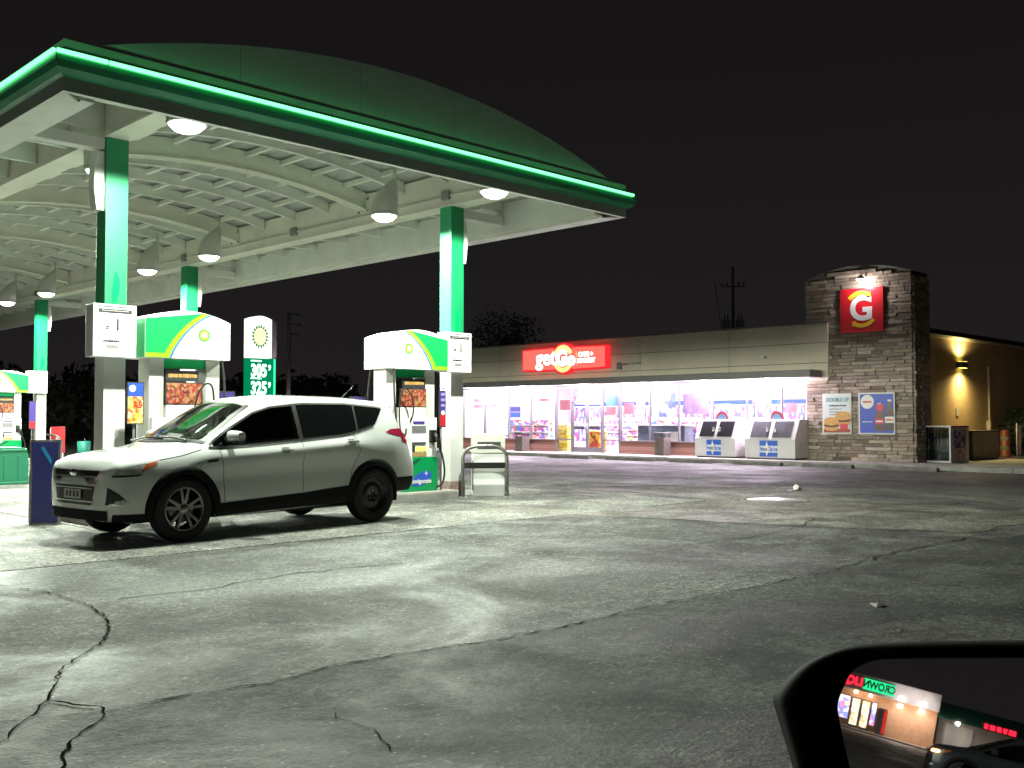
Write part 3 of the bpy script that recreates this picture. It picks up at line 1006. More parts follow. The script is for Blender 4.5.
# ------------------------------------------------------------------ car: lofted body
LOW = {  # x: p0..p6 (y,z) underside to shoulder
    0.12: [(0, .36), (.2, .36), (.30, .40), (.33, .45), (.35, .5), (.36, .56), (.35, .62)],
    0.145: [(0, .29), (.35, .29), (.52, .33), (.555, .42), (.57, .5), (.575, .58), (.565, .66)],
    0.185: [(0, .25), (.5, .25), (.66, .30), (.695, .40), (.71, .5), (.715, .58), (.71, .68)],
    0.25: [(0, .24), (.6, .24), (.77, .29), (.80, .40), (.815, .5), (.815, .6), (.805, .72)],
    0.50: [(0, .24), (.65, .24), (.855, .29), (.88, .40), (.89, .5), (.89, .62), (.88, .75)],
    0.92: [(0, .23), (.66, .23), (.885, .28), (.91, .40), (.92, .52), (.925, .66), (.905, .80)],
    1.23: [(0, .22), (.68, .22), (.865, .255), (.895, .39), (.898, .52), (.884, .66), (.905, .85)],
    1.90: [(0, .22), (.68, .22), (.865, .255), (.893, .39), (.892, .52), (.878, .68), (.912, .88)],
    2.60: [(0, .24), (.68, .24), (.865, .28), (.893, .41), (.892, .54), (.878, .70), (.917, .92)],
    3.25: [(0, .26), (.68, .26), (.87, .30), (.898, .43), (.898, .56), (.890, .72), (.922, .955)],
    3.61: [(0, .27), (.67, .27), (.875, .31), (.905, .45), (.915, .57), (.92, .74), (.915, .95)],
    3.95: [(0, .29), (.65, .29), (.85, .34), (.89, .46), (.90, .58), (.905, .74), (.895, .97)],
    4.15: [(0, .31), (.60, .31), (.80, .36), (.86, .46), (.875, .58), (.875, .74), (.855, .97)],
    4.30: [(0, .33), (.55, .33), (.74, .37), (.82, .46), (.835, .58), (.835, .74), (.80, .92)],
    4.41: [(0, .36), (.5, .36), (.68, .39), (.755, .46), (.77, .56), (.765, .66), (.72, .80)],
    4.46: [(0, .42), (.4, .42), (.53, .45), (.585, .5), (.60, .55), (.60, .60), (.57, .66)],
}
UP = {  # p7..p12
    0.12: [(.33, .665), (.28, .69), (.2, .705), (.12, .71), (.06, .71), (0, .71)],
    0.145: [(.535, .735), (.45, .76), (.35, .77), (.2, .775), (.1, .78), (0, .78)],
    0.185: [(.68, .775), (.57, .81), (.45, .825), (.3, .835), (.15, .84), (0, .84)],
    0.25: [(.765, .815), (.64, .86), (.5, .88), (.33, .89), (.16, .895), (0, .90)],
    0.50: [(.835, .86), (.72, .91), (.56, .93), (.37, .945), (.18, .95), (0, .955)],
    0.92: [(.85, .92), (.75, .965), (.58, .985), (.38, 1.0), (.19, 1.01), (0, 1.015)],
    1.23: [(.835, .975), (.785, 1.01), (.70, 1.055), (.5, 1.115), (.25, 1.15), (0, 1.16)],
    1.50: [(.84, .995), (.79, 1.09), (.735, 1.18), (.5, 1.265), (.25, 1.295), (0, 1.305)],
    1.90: [(.845, 1.01), (.765, 1.20), (.66, 1.385), (.52, 1.46), (.26, 1.495), (0, 1.505)],
    2.10: [(.845, 1.02), (.755, 1.23), (.64, 1.44), (.55, 1.505), (.28, 1.55), (0, 1.558)],
    2.60: [(.845, 1.05), (.75, 1.26), (.635, 1.495), (.565, 1.54), (.29, 1.58), (0, 1.59)],
    3.30: [(.84, 1.10), (.745, 1.29), (.63, 1.50), (.56, 1.54), (.285, 1.575), (0, 1.585)],
    3.85: [(.825, 1.15), (.73, 1.31), (.615, 1.47), (.545, 1.515), (.28, 1.55), (0, 1.56)],
    4.10: [(.80, 1.15), (.715, 1.30), (.60, 1.44), (.53, 1.48), (.27, 1.515), (0, 1.525)],
    4.20: [(.785, 1.11), (.72, 1.18), (.65, 1.25), (.52, 1.30), (.26, 1.32), (0, 1.325)],
    4.30: [(.75, 1.03), (.68, 1.08), (.56, 1.11), (.4, 1.125), (.2, 1.135), (0, 1.14)],
    4.41: [(.66, .90), (.5, .94), (.38, .95), (.25, .955), (.12, .96), (0, .96)],
    4.46: [(.5, .70), (.4, .71), (.3, .715), (.2, .72), (.1, .72), (0, .72)],
}


def interp_table(tab):
    xs_ = np.array(sorted(tab)); V = np.array([tab[x] for x in sorted(tab)])  # n,k,2

    def f(x):   # monotone cubic (Fritsch-Carlson style) along x
        out = np.zeros((len(x),) + V.shape[1:])
        h = np.diff(xs_); dlt = np.diff(V, axis=0) / h[:, None, None]
        m = np.zeros_like(V); m[0] = dlt[0]; m[-1] = dlt[-1]
        for i in range(1, len(xs_) - 1):
            a, b = dlt[i - 1], dlt[i]
            w1, w2_ = 2 * h[i] + h[i - 1], h[i] + 2 * h[i - 1]
            ok = (a * b) > 1e-12
            with np.errstate(all='ignore'):
                hm = (w1 + w2_) / (w1 / np.where(ok, a, 1) + w2_ / np.where(ok, b, 1))
            m[i] = np.where(ok, hm, 0)
        for q, xx in enumerate(x):
            i = min(max(np.searchsorted(xs_, xx) - 1, 0), len(xs_) - 2)
            t_ = (xx - xs_[i]) / h[i]
            h00 = 2 * t_**3 - 3 * t_**2 + 1; h10 = t_**3 - 2 * t_**2 + t_; h01 = -2 * t_**3 + 3 * t_**2; h11 = t_**3 - t_**2
            out[q] = h00 * V[i] + h10 * h[i] * m[i] + h01 * V[i + 1] + h11 * h[i] * m[i + 1]
        return out
    return f


fl, fu = interp_table(LOW), interp_table(UP)


def section(x):
    return np.concatenate([fl([x])[0], fu([x])[0]])


XS = np.unique(np.concatenate([np.linspace(.12, .3, 13), np.linspace(.3, 4.1, 96), np.linspace(4.1, 4.46, 16)]))
SEC = np.array([catmull(section(x), 4) for x in XS])      # nx, 49, 2
IDX_SIDE = slice(8, 41)    # p2..p10
IDX_TOP = slice(28, 49)    # p7..p12


def ys(x, z):
    """half width at (x,z) on the flank"""
    i = min(max(np.searchsorted(XS, x) - 1, 0), len(XS) - 2)
    t_ = (x - XS[i]) / (XS[i + 1] - XS[i])
    r_ = []
    for q in (i, i + 1):
        s_ = SEC[q][IDX_SIDE]
        zz = np.maximum.accumulate(s_[:, 1] + np.arange(len(s_)) * 1e-6)
        r_.append(np.interp(z, zz, s_[:, 0]))
    return float(r_[0] * (1 - t_) + r_[1] * t_)


def ztop(x, y):
    i = min(max(np.searchsorted(XS, x) - 1, 0), len(XS) - 2)
    t_ = (x - XS[i]) / (XS[i + 1] - XS[i]); r_ = []
    for q in (i, i + 1):
        s_ = SEC[q][IDX_TOP][::-1]
        yy = np.maximum.accumulate(s_[:, 0] + np.arange(len(s_)) * 1e-6)
        r_.append(np.interp(abs(y), yy, s_[:, 1]))
    return float(r_[0] * (1 - t_) + r_[1] * t_)


def xfront(y, z):
    lo, hi = 0.12, .6
    if ys(0.1201, z) >= y: return 0.12
    for _ in range(30):
        md = (lo + hi) / 2
        if ys(md, z) >= y: hi = md
        else: lo = md
    return hi


def xrear(y, z):
    lo, hi = 3.8, 4.4599
    if ys(4.4598, z) >= y: return 4.46
    for _ in range(30):
        md = (lo + hi) / 2
        if ys(md, z) >= y: lo = md
        else: hi = md
    return lo


def belt(x): return float(np.interp(x, [1.2, 1.45, 2.5, 3.2, 3.69, 3.93], [.985, .985, 1.05, 1.10, 1.215, 1.43]))
def dlo_top(x): return float(np.interp(x, [1.2, 1.25, 1.5, 1.9, 2.15, 2.6, 3.3, 3.8, 3.93], [.988, 1.0, 1.17, 1.365, 1.43, 1.478, 1.482, 1.452, 1.435]))


RW, AX1, AX2, WZ = .345, .92, 3.61, .345
ARCH = .405


def flank(rows_xz, off, sides=(1, -1)):
    b = MB()
    for s_ in sides:
        b.grid([[Vector((x, s_ * (ys(x, z) + off), z)) for x, z in r_] for r_ in rows_xz])
    return b


def bil(c00, c10, c11, c01, n=8, m=5):
    out = []
    for i in range(n + 1):
        u = i / n
        out.append([tuple((1 - u) * (1 - v) * np.array(c00) + u * (1 - v) * np.array(c10) + u * v * np.array(c11) + (1 - u) * v * np.array(c01)) for v in [j / m for j in range(m + 1)]])
    return out


def strip(pts, w, off, sides=(1, -1)):
    """thin line on the flank along (x,z) points"""
    b = MB()
    P = []
    for a, c_ in zip(pts[:-1], pts[1:]):
        for i in range(8): P.append((a[0] + (c_[0] - a[0]) * i / 8, a[1] + (c_[1] - a[1]) * i / 8))
    P.append(pts[-1])
    for s_ in sides:
        rows = []
        for i, (x, z) in enumerate(P):
            x2, z2 = P[min(i + 1, len(P) - 1)]; x1, z1 = P[max(i - 1, 0)]
            d = Vector((x2 - x1, z2 - z1)); d.normalize(); nx, nz_ = -d.y * w / 2, d.x * w / 2
            rows.append([Vector((x + q * nx, s_ * (ys(x + q * nx, z + q * nz_) + off), z + q * nz_)) for q in (-1, 1)])
        b.grid(rows)
    return b


M_glassS = glass('tinted_side_glass', (.10, .11, .10), .12, 0, .7)
M_glassW = glass('windscreen_glass', (.62, .68, .63), .25, 0, .8)
M_glassD = mat('privacy_glass', (.006, .007, .007), .03, coat=.5)
M_chrome = mat('chrome', (.75, .75, .74), .12, 1.0)
M_alloy = mat('dark_alloy', (.34, .34, .33), .28, .95, var=.1)
M_steelwheel = mat('black_steel_wheel', (.012, .012, .012), .35)
M_lampclr = mat('headlamp_glass', (.72, .75, .75), .15, .1, coat=.8, var=.6, vscale=14)
M_amber = mat('amber_lens', (.70, .16, .05), .15, coat=.8)
M_tail = mat('red_tail_lens', (.35, .02, .05), .12, coat=.9)
M_plate = mat('number_plate', (.55, .55, .52), .45, var=.2, vscale=12)
M_clad = mat('black_cladding', (.009, .009, .009), .75, spec=.2)
M_cabin = mat('cabin_trim', (.06, .06, .058), .8)


def lathe_y(prof, s_, x, z, n=40):
    """axis along car y; prof (r, y)"""
    M = Matrix.Translation((x, 0, z)) @ Matrix.Rotation(R(-90), 4, 'X')
    return MB().lathe([(r, yy * s_) for r, yy in prof], n, M=M)


def make_wheel(parent, x, s_, steel):
    w = sub('wheel', parent)
    yo, yi = .915, .69
    tyre = [(.225, yi), (.30, yi - .004), (.335, yi + .02), (.345, yi + .05), (.345, yo - .05), (.338, yo - .025), (.30, yo - .002), (.262, yo), (.232, yo - .012), (.225, yo - .03)]
    lathe_y(tyre, s_, x, WZ, 48).build('tyre', M_rubber, w)
    for k in range(3):   # tread grooves read as dark rings
        yy = yi + .07 + k * .045
        lathe_y([(.3465, yy), (.3465, yy + .008)], s_, x, WZ, 48).build('tread_groove', M_black, w)
    if not steel:
        lathe_y([(.232, yo - .02), (.226, yo - .006), (.216, yo - .012), (.205, yo - .04), (.20, yi + .03)], s_, x, WZ, 48).build('rim', M_alloy, w)
        sp = MB()
        for k in range(5):
            for dd in (-.17, .17):
                a0 = 2 * PI * k / 5 + PI / 2; a1 = a0 + dd * 1.25
                for q in range(1):
                    p0 = (.045 * math.cos(a0 + dd), .045 * math.sin(a0 + dd)); p1 = (.212 * math.cos(a1), .212 * math.sin(a1))
                    d = Vector((p1[0] - p0[0], p1[1] - p0[1])); nn = Vector((-d.y, d.x)).normalized()
                    w0, w1 = .017, .014
                    quad = [(p0[0] + nn.x * w0, p0[1] + nn.y * w0), (p1[0] + nn.x * w1, p1[1] + nn.y * w1), (p1[0] - nn.x * w1, p1[1] - nn.y * w1), (p0[0] - nn.x * w0, p0[1] - nn.y * w0)]
                    n0 = len(sp.v)
                    ya, yb, yc = yo - .045, yo - .022, yo - .012
                    vs_ = [(x + quad[0][0], s_ * yb, WZ + quad[0][1]), (x + quad[1][0], s_ * yc, WZ + quad[1][1]), (x + quad[2][0], s_ * yc, WZ + quad[2][1]), (x + quad[3][0], s_ * yb, WZ + quad[3][1]),
                           (x + quad[0][0], s_ * (ya - .02), WZ + quad[0][1]), (x + quad[1][0], s_ * (ya - .01), WZ + quad[1][1]), (x + quad[2][0], s_ * (ya - .01), WZ + quad[2][1]), (x + quad[3][0], s_ * (ya - .02), WZ + quad[3][1])]
                    sp.add(vs_, [(0, 1, 2, 3), (7, 6, 5, 4), (0, 4, 5, 1), (1, 5, 6, 2), (2, 6, 7, 3), (3, 7, 4, 0)])
        sp.build('spokes', M_alloy, w)
        lathe_y([(0, yo - .012), (.025, yo - .012), (.05, yo - .02), (.062, yo - .05), (.06, yo - .09)], s_, x, WZ, 24).build('hub', M_alloy, w)
        lathe_y([(0, yo - .09), (.15, yo - .09), (.15, yo - .11)], s_, x, WZ, 32).build('brake_disc', M_grey, w)
    else:
        lathe_y([(.232, yo - .02), (.225, yo - .008), (.212, yo - .02), (.20, yo - .06), (.165, yo - .085), (.13, yo - .062), (.085, yo - .055), (.07, yo - .07), (0, yo - .07)], s_, x, WZ, 48).build('rim', M_steelwheel, w)
        ho = MB()
        for k in range(16):
            a = 2 * PI * k / 16
            M = Matrix.Translation((x + .165 * math.cos(a), s_ * (yo - .0825), WZ + .165 * math.sin(a))) @ Matrix.Rotation(R(90), 4, 'X')
            ho.lathe([(0, 0), (.017, 0)], 10, M=M)
        ho.build('vent_holes', M_black, w)['kind'] = 'stuff'
        nu = MB()
        for k in range(5):
            a = 2 * PI * k / 5 + .3
            M = Matrix.Translation((x + .055 * math.cos(a), s_ * (yo - .062), WZ + .055 * math.sin(a))) @ Matrix.Rotation(R(-90 * s_), 4, 'X')
            nu.lathe([(0, .02), (.009, .02), (.011, 0)], 8, M=M)
        nu.build('wheel_nuts', M_steel, w)['kind'] = 'stuff'
    return w


def make_car(name, label, loc, heading, paint, steel_rear=True, lights=False):
    """heading: azimuth the nose points at; loc: ground point under the middle of the front axle"""
    t = thing(name, label, 'car', loc, heading + PI)
    # car local: +x is toward the tail, so shift the front axle to the origin
    body = MB()
    nx, nk = SEC.shape[0], SEC.shape[1]
    for s_ in (1, -1):
        vs_ = [Vector((XS[i], s_ * SEC[i][k][0], SEC[i][k][1])) for i in range(nx) for k in range(nk)]
        fs = []
        for i in range(nx - 1):
            for k in range(nk - 1):
                cx = (XS[i] + XS[i + 1]) / 2; p = (SEC[i][k] + SEC[i][k + 1] + SEC[i + 1][k] + SEC[i + 1][k + 1]) / 4
                if p[0] > .62 and any((cx - ax)**2 + (p[1] - WZ)**2 < (ARCH - .01)**2 for ax in (AX1, AX2)): continue
                if k < 16 and p[0] > .55 and any(abs(cx - ax) < ARCH - .03 and p[1] < .5 for ax in (AX1, AX2)): continue
                # openings under the windscreen and the front door glass
                if 24 < k and p[0] < .70 and 1.02 < cx < 1.86 and p[1] > 1.03:
                    f_ = (cx - 1.02) / .84
                    yl = .72 * (1 - f_) + .56 * f_
                    base = .98 + (p[0] / .8)**2 * .25
                    if p[0] < yl - .015 and cx > base + .05: continue
                if p[0] > .58 and 1.42 < cx < 2.42 and belt(cx) + .02 < p[1] < dlo_top(cx) - .02: continue
                a, b_, c_, d_ = i * nk + k, i * nk + k + 1, (i + 1) * nk + k + 1, (i + 1) * nk + k
                fs.append((a, b_, c_, d_))
        body.add(vs_, fs, 0, True)
        # end caps
        body.add([Vector((XS[0], s_ * q[0], q[1])) for q in SEC[0]], [tuple(range(nk))], 0)
        body.add([Vector((XS[-1], s_ * q[0], q[1])) for q in SEC[-1]], [tuple(range(nk))], 0)
    bo = body.build('body', paint, t, fix=False)
    b2 = bmesh.new(); b2.from_mesh(bo.data)
    bmesh.ops.remove_doubles(b2, verts=b2.verts, dist=.0004)
    bmesh.ops.recalc_face_normals(b2, faces=b2.faces)
    b2.to_mesh(bo.data); b2.free()
    # wheel arch wells and trims
    for ax, nm in ((AX1, 'f'), (AX2, 'r')):
        for s_ in (1, -1):
            well = MB(); rows = []
            for i in range(25):
                a = -.25 + (PI + .5) * i / 24
                rows.append([Vector((ax + ARCH * math.cos(a), s_ * yy, WZ + ARCH * math.sin(a))) for yy in (.60, min(.885, .9))])
            well.grid(rows); well.add([Vector((ax + ARCH * math.cos(-.25 + (PI + .5) * i / 24), s_ * .60, WZ + ARCH * math.sin(-.25 + (PI + .5) * i / 24))) for i in range(25)], [tuple(range(25))])
            well.build('wheel_well', M_black, t)
            tr = MB(); rows = []
            for i in range(33):
                a = -.22 + (PI + .44) * i / 32
                row = []
                for rr_, off in ((ARCH - .045, -.05), (ARCH - .040, .010), (ARCH - .02, .016), (ARCH + .032, .014), (ARCH + .042, .002)):
                    x, z = ax + rr_ * math.cos(a), WZ + rr_ * math.sin(a)
                    row.append(Vector((x, s_ * (ys(min(max(x, .3), 4.3), max(z, .30)) + off), z)))
                rows.append(row)
            tr.grid(rows); tr.build('arch_trim', M_clad, t)
    # lower cladding
    def lowz(x): return float(np.interp(x, [1.3, 2.5, 3.25], [.375, .43, .485]))
    xs_ = np.linspace(1.32, 3.2, 30)
    for s_ in (1, -1): flank([[(x, z) for z in np.linspace(.24 + .02 * (x - 1.3), lowz(x), 7)] for x in xs_], .010, (s_,)).build('sill_cladding', M_clad, t)
    xs_ = np.linspace(4.0, 4.36, 10)
    for s_ in (1, -1): flank([[(x, z) for z in np.linspace(.36, .545, 5)] for x in xs_], .008, (s_,)).build('rear_bumper_cladding', M_clad, t)
    rb = MB(); rows = []
    for z in np.linspace(.37, .545, 6):
        rows.append([Vector((xrear(abs(y), z) + .008, y, z)) for y in np.linspace(-.74, .74, 25)])
    rb.grid(rows); rb.build('rear_bumper_cladding', M_clad, t)
    xs_ = np.linspace(.20, .53, 12)
    for s_ in (1, -1): flank([[(x, z) for z in np.linspace(.245, .325, 4)] for x in xs_], .008, (s_,)).build('front_lip', M_clad, t)
    fb = MB(); rows = []
    for z in np.linspace(.258, .36, 5):
        rows.append([Vector((xfront(abs(y), z) - .010, y, z)) for y in np.linspace(-.66, .66, 31)])
    fb.grid(rows); fb.build('front_lip', M_clad, t)
    # front face: slim grille, chrome bar, lower grille, plate, side intakes, fog lamps
    def front(y0, y1, z0, z1, off, name, m_, n=20, shape=None, parent=t, k=5):
        b = MB(); rows = []
        for z in np.linspace(z0, z1, k):
            f_ = (z - z0) / (z1 - z0)
            a, c_ = (y0, y1) if shape is None else shape(f_)
            rows.append([Vector((xfront(abs(y), z) - off, y, z)) for y in np.linspace(a, c_, n)])
        b.grid(rows); return b.build(name, m_, parent)
    front(0, 0, .705, .765, .008, 'upper_grille', M_black, 26, lambda f_: (-.50 - .04 * f_, .50 + .04 * f_))
    front(0, 0, .625, .69, .012, 'chrome_bar', M_chrome, 26, lambda f_: (-.50 - .02 * f_, .50 + .02 * f_))
    front(0, 0, .41, .605, .008, 'lower_grille', M_black, 26, lambda f_: (-.40 - .07 * f_, .40 + .07 * f_))
    for z in (.44, .575):
        front(-.43, .43, z, z + .014, .018, 'grille_bar', M_chrome, 20, k=2)
    pl = front(-.20, .20, .470, .565, .022, 'number_plate', M_plate, 8)
    for y in (-.13, -.05, .04, .12):
        front(y - .024, y + .024, .490, .548, .0245, 'plate_mark', M_ink, 3, parent=pl)
    em = MB().lathe([(0, .012), (.05, .010), (.062, 0)], 24, M=Matrix.Translation((xfront(0, .735) - .012, 0, .738)) @ Matrix.Rotation(R(-90), 4, 'Y') @ Matrix.Diagonal((.6, 1.3, 1, 1)))
    em.build('oval_badge', M_chrome, t)
    for s_ in (1, -1):
        sh = bil((.16, .42), (.31, .44), (.26, .50), (.165, .60), 8, 6)
        flank(sh, .007, (s_,)).build('side_intake', M_black, t)
        flank(bil((.165, .405), (.29, .425), (.31, .46), (.18, .435), 7, 3), .012, (s_,)).build('fog_lamp_bezel', M_chrome, t)
        flank(bil((.20, .418), (.275, .428), (.275, .475), (.205, .462), 5, 4), .017, (s_,)).build('fog_lamp', M_lampclr, t)
        hl = flank(bil((.19, .715), (.44, .728), (.50, .84), (.23, .80), 12, 6), .006, (s_,)).build('headlight', M_lampclr, t)
        flank(bil((.42, .735), (.50, .775), (.64, .865), (.49, .833), 7, 4), .007, (s_,)).build('amber_lens', M_amber, hl)
        flank(bil((.185, .70), (.40, .71), (.45, .730), (.188, .718), 9, 2), .009, (s_,)).build('lamp_shadow_line', M_black, hl)
        if lights:
            flank(bil((.20, .74), (.36, .74), (.38, .79), (.22, .79), 4, 3), .012, (s_,)).build('lit_bulb', emis('lit_amber', (1, .38, .06), 60), hl)
        # tail lamp
        tl = flank(bil((3.84, 1.125), (4.17, 1.055), (4.19, 1.175), (3.95, 1.165), 10, 5), .007, (s_,)).build('tail_light', M_tail, t)
        flank(bil((4.12, 1.02), (4.245, .965), (4.235, 1.10), (4.16, 1.12), 6, 5), .0075, (s_,)).build('tail_light_foot', M_tail, tl)
        # glass
        fx = np.linspace(1.30, 2.46, 34)
        flank([[(x, z) for z in np.linspace(belt(x) + .004, max(dlo_top(x) - .004, belt(x) + .006), 9)] for x in fx], .006, (s_,)).build('front_side_window', M_glassS, t)
        fx = np.linspace(2.52, 3.915, 34)
        flank([[(x, z) for z in np.linspace(belt(x) + .004, max(dlo_top(x) - .004, belt(x) + .006), 9)] for x in fx], .006, (s_,)).build('rear_side_window', M_glassD, t)
        strip([(2.49, 1.055), (2.49, 1.462)], .062, .008, (s_,)).build('b_pillar', M_black, t)
        strip([(x, belt(x)) for x in np.linspace(1.24, 3.66, 14)], .022, .009, (s_,)).build('belt_moulding', M_black, t)
        strip([(x, dlo_top(x)) for x in np.linspace(1.26, 3.92, 22)], .02, .009, (s_,)).build('window_frame', M_black, t)
        strip([(3.38, 1.13), (3.42, 1.46)], .03, .0085, (s_,)).build('window_divider', M_black, t)
        # door cuts
        for pts in ([(1.36, .96), (1.40, .72), (1.415, .39)], [(2.49, 1.05), (2.49, .45)], [(3.30, 1.12), (3.36, .90), (3.24, .66), (3.20, .50)], [(.64, .865), (.90, .905), (1.15, .965)]):
            strip(pts, .007, .0022, (s_,)).build('door_gap', M_black, t)
        # vent, handles, mirror
        flank(bil((1.19, .82), (1.32, .832), (1.325, .855), (1.20, .845), 5, 2), .009, (s_,)).build('fender_vent', M_black, t)
        for hx, hz in ((2.23, .935), (3.24, 1.02)):
            y_ = ys(hx, hz)
            MB().bbox(hx - .09, hx + .09, s_ * (y_ + .018), s_ * (y_ + .042), hz - .014, hz + .014, .008).build('door_handle', paint, t)
            flank(bil((hx - .05, hz - .035), (hx + .05, hz - .035), (hx + .05, hz + .03), (hx - .05, hz + .03), 4, 3), .003, (s_,)).build('handle_recess', M_dgrey, t)
            for q in (-.07, .07): MB().box(hx + q - .015, hx + q + .015, s_ * (y_ - .01), s_ * (y_ + .03), hz - .01, hz + .01).build('handle_foot', paint, t)
        y_ = ys(1.52, 1.03)
        mr = MB(); rows = []
        for i in range(9):
            f_ = i / 8; yy = y_ + .05 + .20 * f_
            hw, hh = .075 * (1 - .35 * f_**3), .068 * (1 - .3 * f_**2.5)
            if i == 0: hw, hh = .05, .045
            rows.append([Vector((1.50 + hw * math.copysign(abs(math.cos(a))**.7, math.cos(a)) + .02 * f_, s_ * yy, 1.10 + hh * math.copysign(abs(math.sin(a))**.7, math.sin(a)))) for a in [2 * PI * k_ / 16 for k_ in range(16)]])
        mr.grid(rows, closed=True); mr.add(rows[-1], [tuple(range(16))], 0)
        mo = mr.build('side_mirror', paint, t)
        MB().bbox(1.45, 1.53, s_ * (y_ - .02), s_ * (y_ + .09), 1.035, 1.075, .008).build('mirror_foot', M_black, mo)
        MB().bbox(1.44, 1.58, s_ * (y_ + .06), s_ * (y_ + .235), 1.028, 1.052, .008).build('mirror_lower', M_black, mo)
    # windscreen
    ws = MB(); rows = []
    for i in range(15):
        f_ = i / 14; row = []
        for j in range(25):
            q = -1 + 2 * j / 24
            yl = .765 * (1 - f_) + .595 * f_
            y = q * yl
            xb = .985 + (abs(y) / .8)**2 * .24; xt = 1.875 + (abs(y) / .6)**2 * .04
            x = xb * (1 - f_) + xt * f_
            row.append(Vector((x - .004, y, ztop(x, y) + .006)))
        rows.append(row)
    ws.grid(rows); ws.build('windscreen', M_glassW, t)
    # black screen border strips
    bd = MB()
    bd.grid([[r_[0] + Vector((-.002, 0, .002)), r_[1] + Vector((-.002, 0, .002))] for r_ in rows])
    bd.grid([[r_[-2] + Vector((-.002, 0, .002)), r_[-1] + Vector((-.002, 0, .002))] for r_ in rows])
    bd.grid([[v + Vector((-.002, 0, .002)) for v in rows[0]], [v + Vector((-.002, 0, .002)) for v in rows[1]]])
    bd.build('windscreen_border', M_black, t)
    # tailgate glass
    rg = MB(); rows2 = []
    for i in range(7):
        f_ = i / 6; x = 4.125 + .145 * f_
        rows2.append([Vector((x + .008, y, ztop(x, y) + .004)) for y in np.linspace(-.58, .58, 15)])
    rg.grid(rows2); rg.build('rear_window', M_glassD, t)
    sp = MB(); sp.grid([[Vector((x, y, ztop(4.08, y) + .012 - .10 * max(0, x - 4.08))) for y in np.linspace(-.57, .57, 15)] for x in (3.98, 4.08, 4.17)])
    sp.grid([[Vector((x, y, ztop(4.08, y) - .025 - .10 * max(0, x - 4.08))) for y in np.linspace(-.57, .57, 15)] for x in (3.98, 4.08, 4.17)])
    sp.build('roof_spoiler', paint, t)
    # wipers, antenna, roof rails
    MB().tube([(1.02, .55, ztop(1.04, .55) + .03), (1.03, .2, ztop(1.05, .2) + .03), (1.05, -.15, ztop(1.05, .15) + .02)], .009, 6).build('wiper', M_black, t)
    MB().tube([(1.03, -.1, ztop(1.05, .1) + .04), (1.06, -.4, ztop(1.08, .4) + .03), (1.10, -.6, ztop(1.12, .6) + .02)], .009, 6).build('wiper', M_black, t)
    MB().tube([(3.72, 0, 1.56), (3.95, 0, 1.74)], [.006, .003], 6).build('antenna', M_black, t)
    for s_ in (1, -1):
        strip([(2.2, 1.53), (3.7, 1.525)], .02, .0, (s_,))
    # undertray, cabin
    MB().box(.5, 4.0, -.55, .55, .20, .24).build('undertray', M_black, t)
    cab = sub('cabin', t)
    MB().bbox(.98, 1.45, -.70, .70, .60, .985, .03).build('dashboard', M_cabin, cab)
    MB().box(.95, 3.2, -.70, .70, .30, .34).build('cabin_floor', M_cabin, cab)
    for s_ in (1, -1):
        MB().bbox(1.95, 2.45, s_ * .37 - .25, s_ * .37 + .25, .42, .62, .05).build('seat_cushion', M_cabin, cab)
        MB().bbox(2.40, 2.56, s_ * .37 - .24, s_ * .37 + .24, .55, 1.18, .05).build('seat_back', M_cabin, cab)
        MB().bbox(2.46, 2.55, s_ * .37 - .13, s_ * .37 + .13, 1.20, 1.38, .04).build('headrest', M_cabin, cab)
    MB().box(2.7, 2.74, -.72, .72, .3, 1.3).build('cabin_partition', M_black, cab)
    sw = MB().tube([(1.62 + .06 * math.sin(a), -.37 + .18 * math.cos(a), .93 + .17 * math.sin(a)) for a in [2 * PI * i / 24 for i in range(25)]], .014, 8, cap=False)
    sw.build('steering_wheel', M_black, cab)
    MB().bbox(1.30, 1.42, -.2, .25, .99, 1.01, .004).build('paper_on_dash', M_white, cab)
    for ax, st in ((AX1, False), (AX2, steel_rear)):
        for s_ in (1, -1): make_wheel(t, ax, s_, st)
    for ch in t.children:
        ch.location = Vector(ch.location) + Vector((-AX1, 0, 0))
    return t


M_wpaint = mat('white_car_paint', (.80, .83, .81), .22, coat=1.0, var=.05, vscale=2)
M_dpaint = mat('dark_car_paint', (.03, .035, .04), .3, coat=.7)
hd = R(-174.6)
fwd = Vector((math.cos(hd), math.sin(hd), 0)); lft = Vector((-fwd.y, fwd.x, 0))
fc = Vector((5.07, 9.95, 0)) - lft * .91 * .88
white_car = make_car('parked_car', 'white compact SUV with black cladding parked beside the near pumps', (fc.x, fc.y, .012), hd, M_wpaint)
white_car.scale = (1, .88, 1)

# ------------------------------------------------------------------ convenience store
XF = 31.7                       # plane of the panelled fascia
SW = -.08                       # sidewalk level
XG, XT = XF + .22, XF + .16     # glass plane, tower face
fy = lambda px, py=400, X=XF: hit(px, py, X=X).y
fz = lambda px, py, X=XF: hit(px, py, X=X).z
YL = fy(453)                    # left end of the building
YTL = fy(807, 400, XT)          # tower left edge
YTR = fy(914, 400, XT)          # tower right corner
YGR = fy(811, 400, XG)          # right end of the glazing
ZP = 4.60
ZAW0, ZAW1 = 2.74, 3.10         # awning
ZW = 2.66                       # top of glazing
ZK = .46                        # top of knee wall

